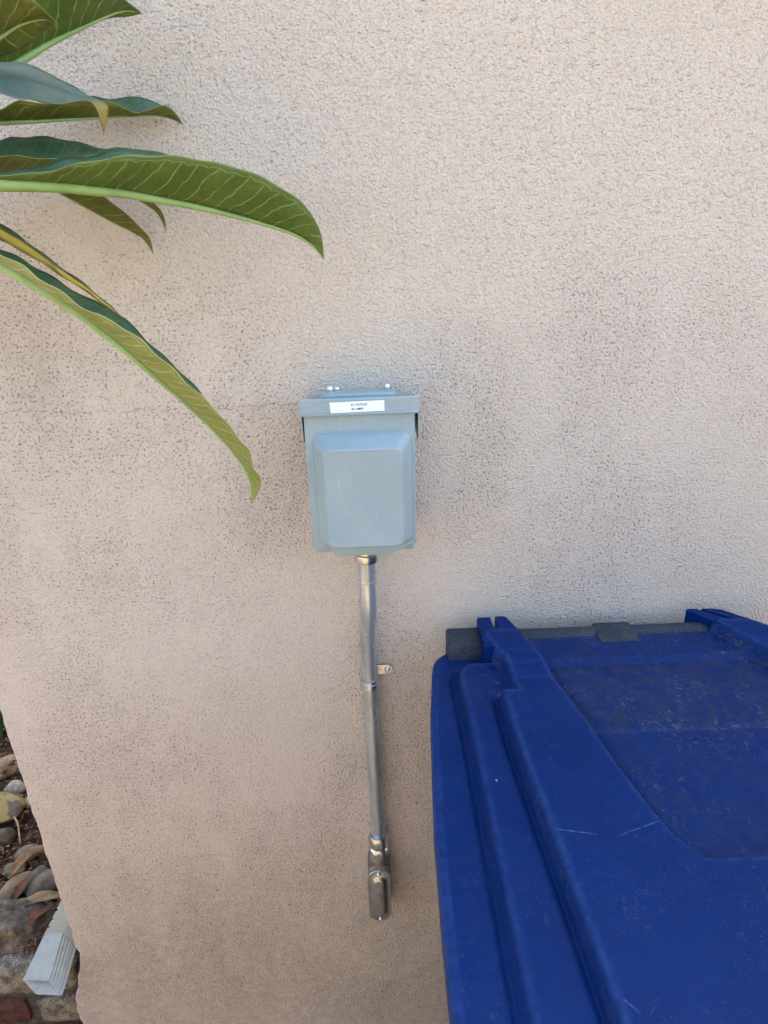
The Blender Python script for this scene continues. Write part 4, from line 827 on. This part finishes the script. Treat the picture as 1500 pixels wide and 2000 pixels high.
def flat_leaf(name, label, cat, pts, wid, mat, curl, group=None, stalk=None, seg=18, twist=0.):
    """a dried leaf: curved spine (world points), width profile, cupped across, real thickness"""
    sp = catmull(pts, seg); rows = []; K = 4
    for i in range(seg):
        t = i/(seg-1); tg = (sp[min(i+1, seg-1)]-sp[max(i-1, 0)]).normalized()
        sd = tg.cross(Vector((0, 0, 1))).normalized(); upv = sd.cross(tg)
        a = twist*(t-.5); sd, upv = sd*math.cos(a)+upv*math.sin(a), upv*math.cos(a)-sd*math.sin(a)
        w = wid*max(.03, math.sin(math.pi*min(1, max(0, t*.96+.02)))**.8)*(1+.14*noise.noise(Vector((t*6, wid*900, 0))))
        rows.append([sp[i]+sd*w*k/K+upv*(curl*w*(k/K)**2+.0025*noise.noise(Vector((t*7, k*.8, wid*500)))) for k in range(-K, K+1)])
    verts = [p for r in rows for p in r]; W_ = 2*K+1; nn = len(verts)
    verts += [p-Vector((0, 0, .0008)) for p in verts]; faces = []
    for i in range(seg-1):
        for k in range(W_-1):
            a, b, c, d = i*W_+k, (i+1)*W_+k, (i+1)*W_+k+1, i*W_+k+1
            faces += [(a, b, c, d), (nn+d, nn+c, nn+b, nn+a)]
        a, b = i*W_, (i+1)*W_; faces.append((nn+a, nn+b, b, a)); a += W_-1; b += W_-1; faces.append((a, b, nn+b, nn+a))
    me = bpy.data.meshes.new(name); me.from_pydata([tuple(p) for p in verts], [], faces)
    if stalk is None: return tag(link(name, me, mat, None, 180), label, cat, group)
    root = thing(name, label, cat, tuple(sp[0]), group)
    link('blade', me, mat, root, 180)
    bm = bmesh.new(); tube(bm, catmull(stalk, 16), [.0028-.0008*k/15 for k in range(16)], 8); from_bm('stalk', bm, 'dry', root, 180)
    keep_world(root); return root
ZL = .128
t_ = NT('yellow_brown_leaf'); v_ = t_.coord()
c_ = t_.mix(t_.rng(t_.noise(v_, 13, 3, .55), .50, .56), (.27, .175, .02), (.085, .040, .012))
t_.set(color=c_, rough=.5, spec=.4); M['yb'] = t_.m
flat_leaf('fallen_leaf', 'fallen leaf half yellow half brown with curved stalk', 'leaf', [(-1.075, .455, ZL+.01), (-1.03, .435, ZL+.022), (-.99, .40, ZL+.02), (-.960, .372, ZL+.012)], .048, 'yb', -.5, 'fallen leaves in the bed',
          [(-.962, .374, ZL+.012), (-.944, .352, ZL+.010), (-.930, .325, ZL+.004), (-.917, .300, ZL)])
flat_leaf('fallen_leaf', 'long curled tan dry leaf lying over the small grey stones', 'leaf', [(-.895, .190, ZL+.012), (-.872, .222, ZL+.024), (-.846, .248, ZL+.024), (-.815, .262, ZL+.012)], .013, 'dry', 1.3, 'fallen leaves in the bed', twist=.8)
flat_leaf('fallen_leaf', 'curled tan dry leaf just above the downspout elbow', 'leaf', [(-.842, .108, ZL+.006), (-.812, .118, ZL+.016), (-.78, .13, ZL+.016), (-.745, .142, ZL+.010)], .014, 'dry', 1.0, 'fallen leaves in the bed', twist=-.7)
flat_leaf('fallen_leaf', 'red-brown dry leaf between the rock and the downspout elbow', 'leaf', [(-.795, .062, ZL+.018), (-.778, .075, ZL+.028), (-.748, .10, ZL+.03)], .011, 'dry_red', .8, 'fallen leaves in the bed', twist=.5)
flat_leaf('fallen_leaf', 'red-brown dry leaf poking out beside the slim grey stone', 'leaf', [(-.866, .135, ZL), (-.852, .155, ZL+.012), (-.846, .19, ZL+.016)], .012, 'dry_red', .7, 'fallen leaves in the bed', twist=.5)

# bark litter and twigs: uncountable
bm = bmesh.new(); rnd = random.Random(5)
for k in range(4200):
    x = rnd.uniform(-1.55, -.58); y = .03+rnd.random()**1.2*1.1; z = .106+.016*noise.noise(Vector((x*9, y*9, 0)))+rnd.uniform(-.002, .010)
    L, w, h = rnd.uniform(.006, .026), rnd.uniform(.0015, .006), rnd.uniform(.001, .003)
    if rnd.random() < .12: L, w, h = rnd.uniform(.03, .07), .0014, .0014
    a, tl = rnd.uniform(0, math.pi), rnd.uniform(-.45, .45)
    Rm = Matrix.Translation((x, y, z)) @ Matrix.Rotation(a, 4, 'Z') @ Matrix.Rotation(tl, 4, 'Y')
    vs = box(bm, -L/2, L/2, -w/2, w/2, -h/2, h/2)
    for v in vs: v.co = Rm @ v.co
for k in range(420):                                             # broken dry leaf flakes among the chips
    x = rnd.uniform(-1.5, -.60); y = .08+rnd.random()**1.1*1.0; z = .112+.016*noise.noise(Vector((x*9, y*9, 0)))+rnd.uniform(0, .008)
    L, w = rnd.uniform(.010, .024), rnd.uniform(.004, .009); cu_ = rnd.uniform(.002, .007)
    Rm = Matrix.Translation((x, y, z)) @ Matrix.Rotation(rnd.uniform(0, 6.28), 4, 'Z') @ Matrix.Rotation(rnd.uniform(-.5, .5), 4, 'Y') @ Matrix.Rotation(rnd.uniform(-.6, .6), 4, 'X')
    top = [Rm @ Vector(p) for p in ((-L, 0, 0), (-L*.3, -w, cu_), (L*.5, -w*.7, cu_), (L, 0, 0), (L*.4, w, cu_), (-L*.4, w*.8, cu_))]
    vt = [bm.verts.new(p) for p in top]; vb = [bm.verts.new(p-Vector((0, 0, .0009))) for p in top]
    bm.faces.new(vt); bm.faces.new(vb[::-1])
    for i in range(6): bm.faces.new((vt[i], vb[i], vb[(i+1) % 6], vt[(i+1) % 6]))
lt = from_bm('bark_litter', bm, 'litter'); lt['kind'] = 'stuff'; lt['label'] = 'red-brown bark chips, twigs and leaf litter covering the bed'
lt['category'] = 'litter'

# strappy plant at the far end of the bed
sp_ = thing('strap_leaf_plant', 'green strap-leaved plant at the left picture edge behind the stones', 'plant', (-1.175, .72, .10))
for k, (dx, dy, lean, hgt) in enumerate(((0, 0, (.03, -.02), .22), (-.03, .02, (-.07, -.01), .26), (.012, .03, (.02, .05), .18), (-.05, -.01, (-.09, -.04), .20))):
    bm = bmesh.new(); rings = []
    for i in range(9):
        t = i/8; c0 = Vector((-1.175+dx+lean[0]*t*t, .72+dy+lean[1]*t*t, .095+hgt*t)); w = .017*(1-t**3)+.001
        rings.append([c0+Vector((-w, 0, 0)), c0+Vector((0, -.004*(1-t)-.001, 0)), c0+Vector((w, 0, 0)), c0+Vector((0, .002, 0))])
    loft(bm, rings); from_bm('blade', bm, 'strap', sp_, 60)
keep_world(sp_)
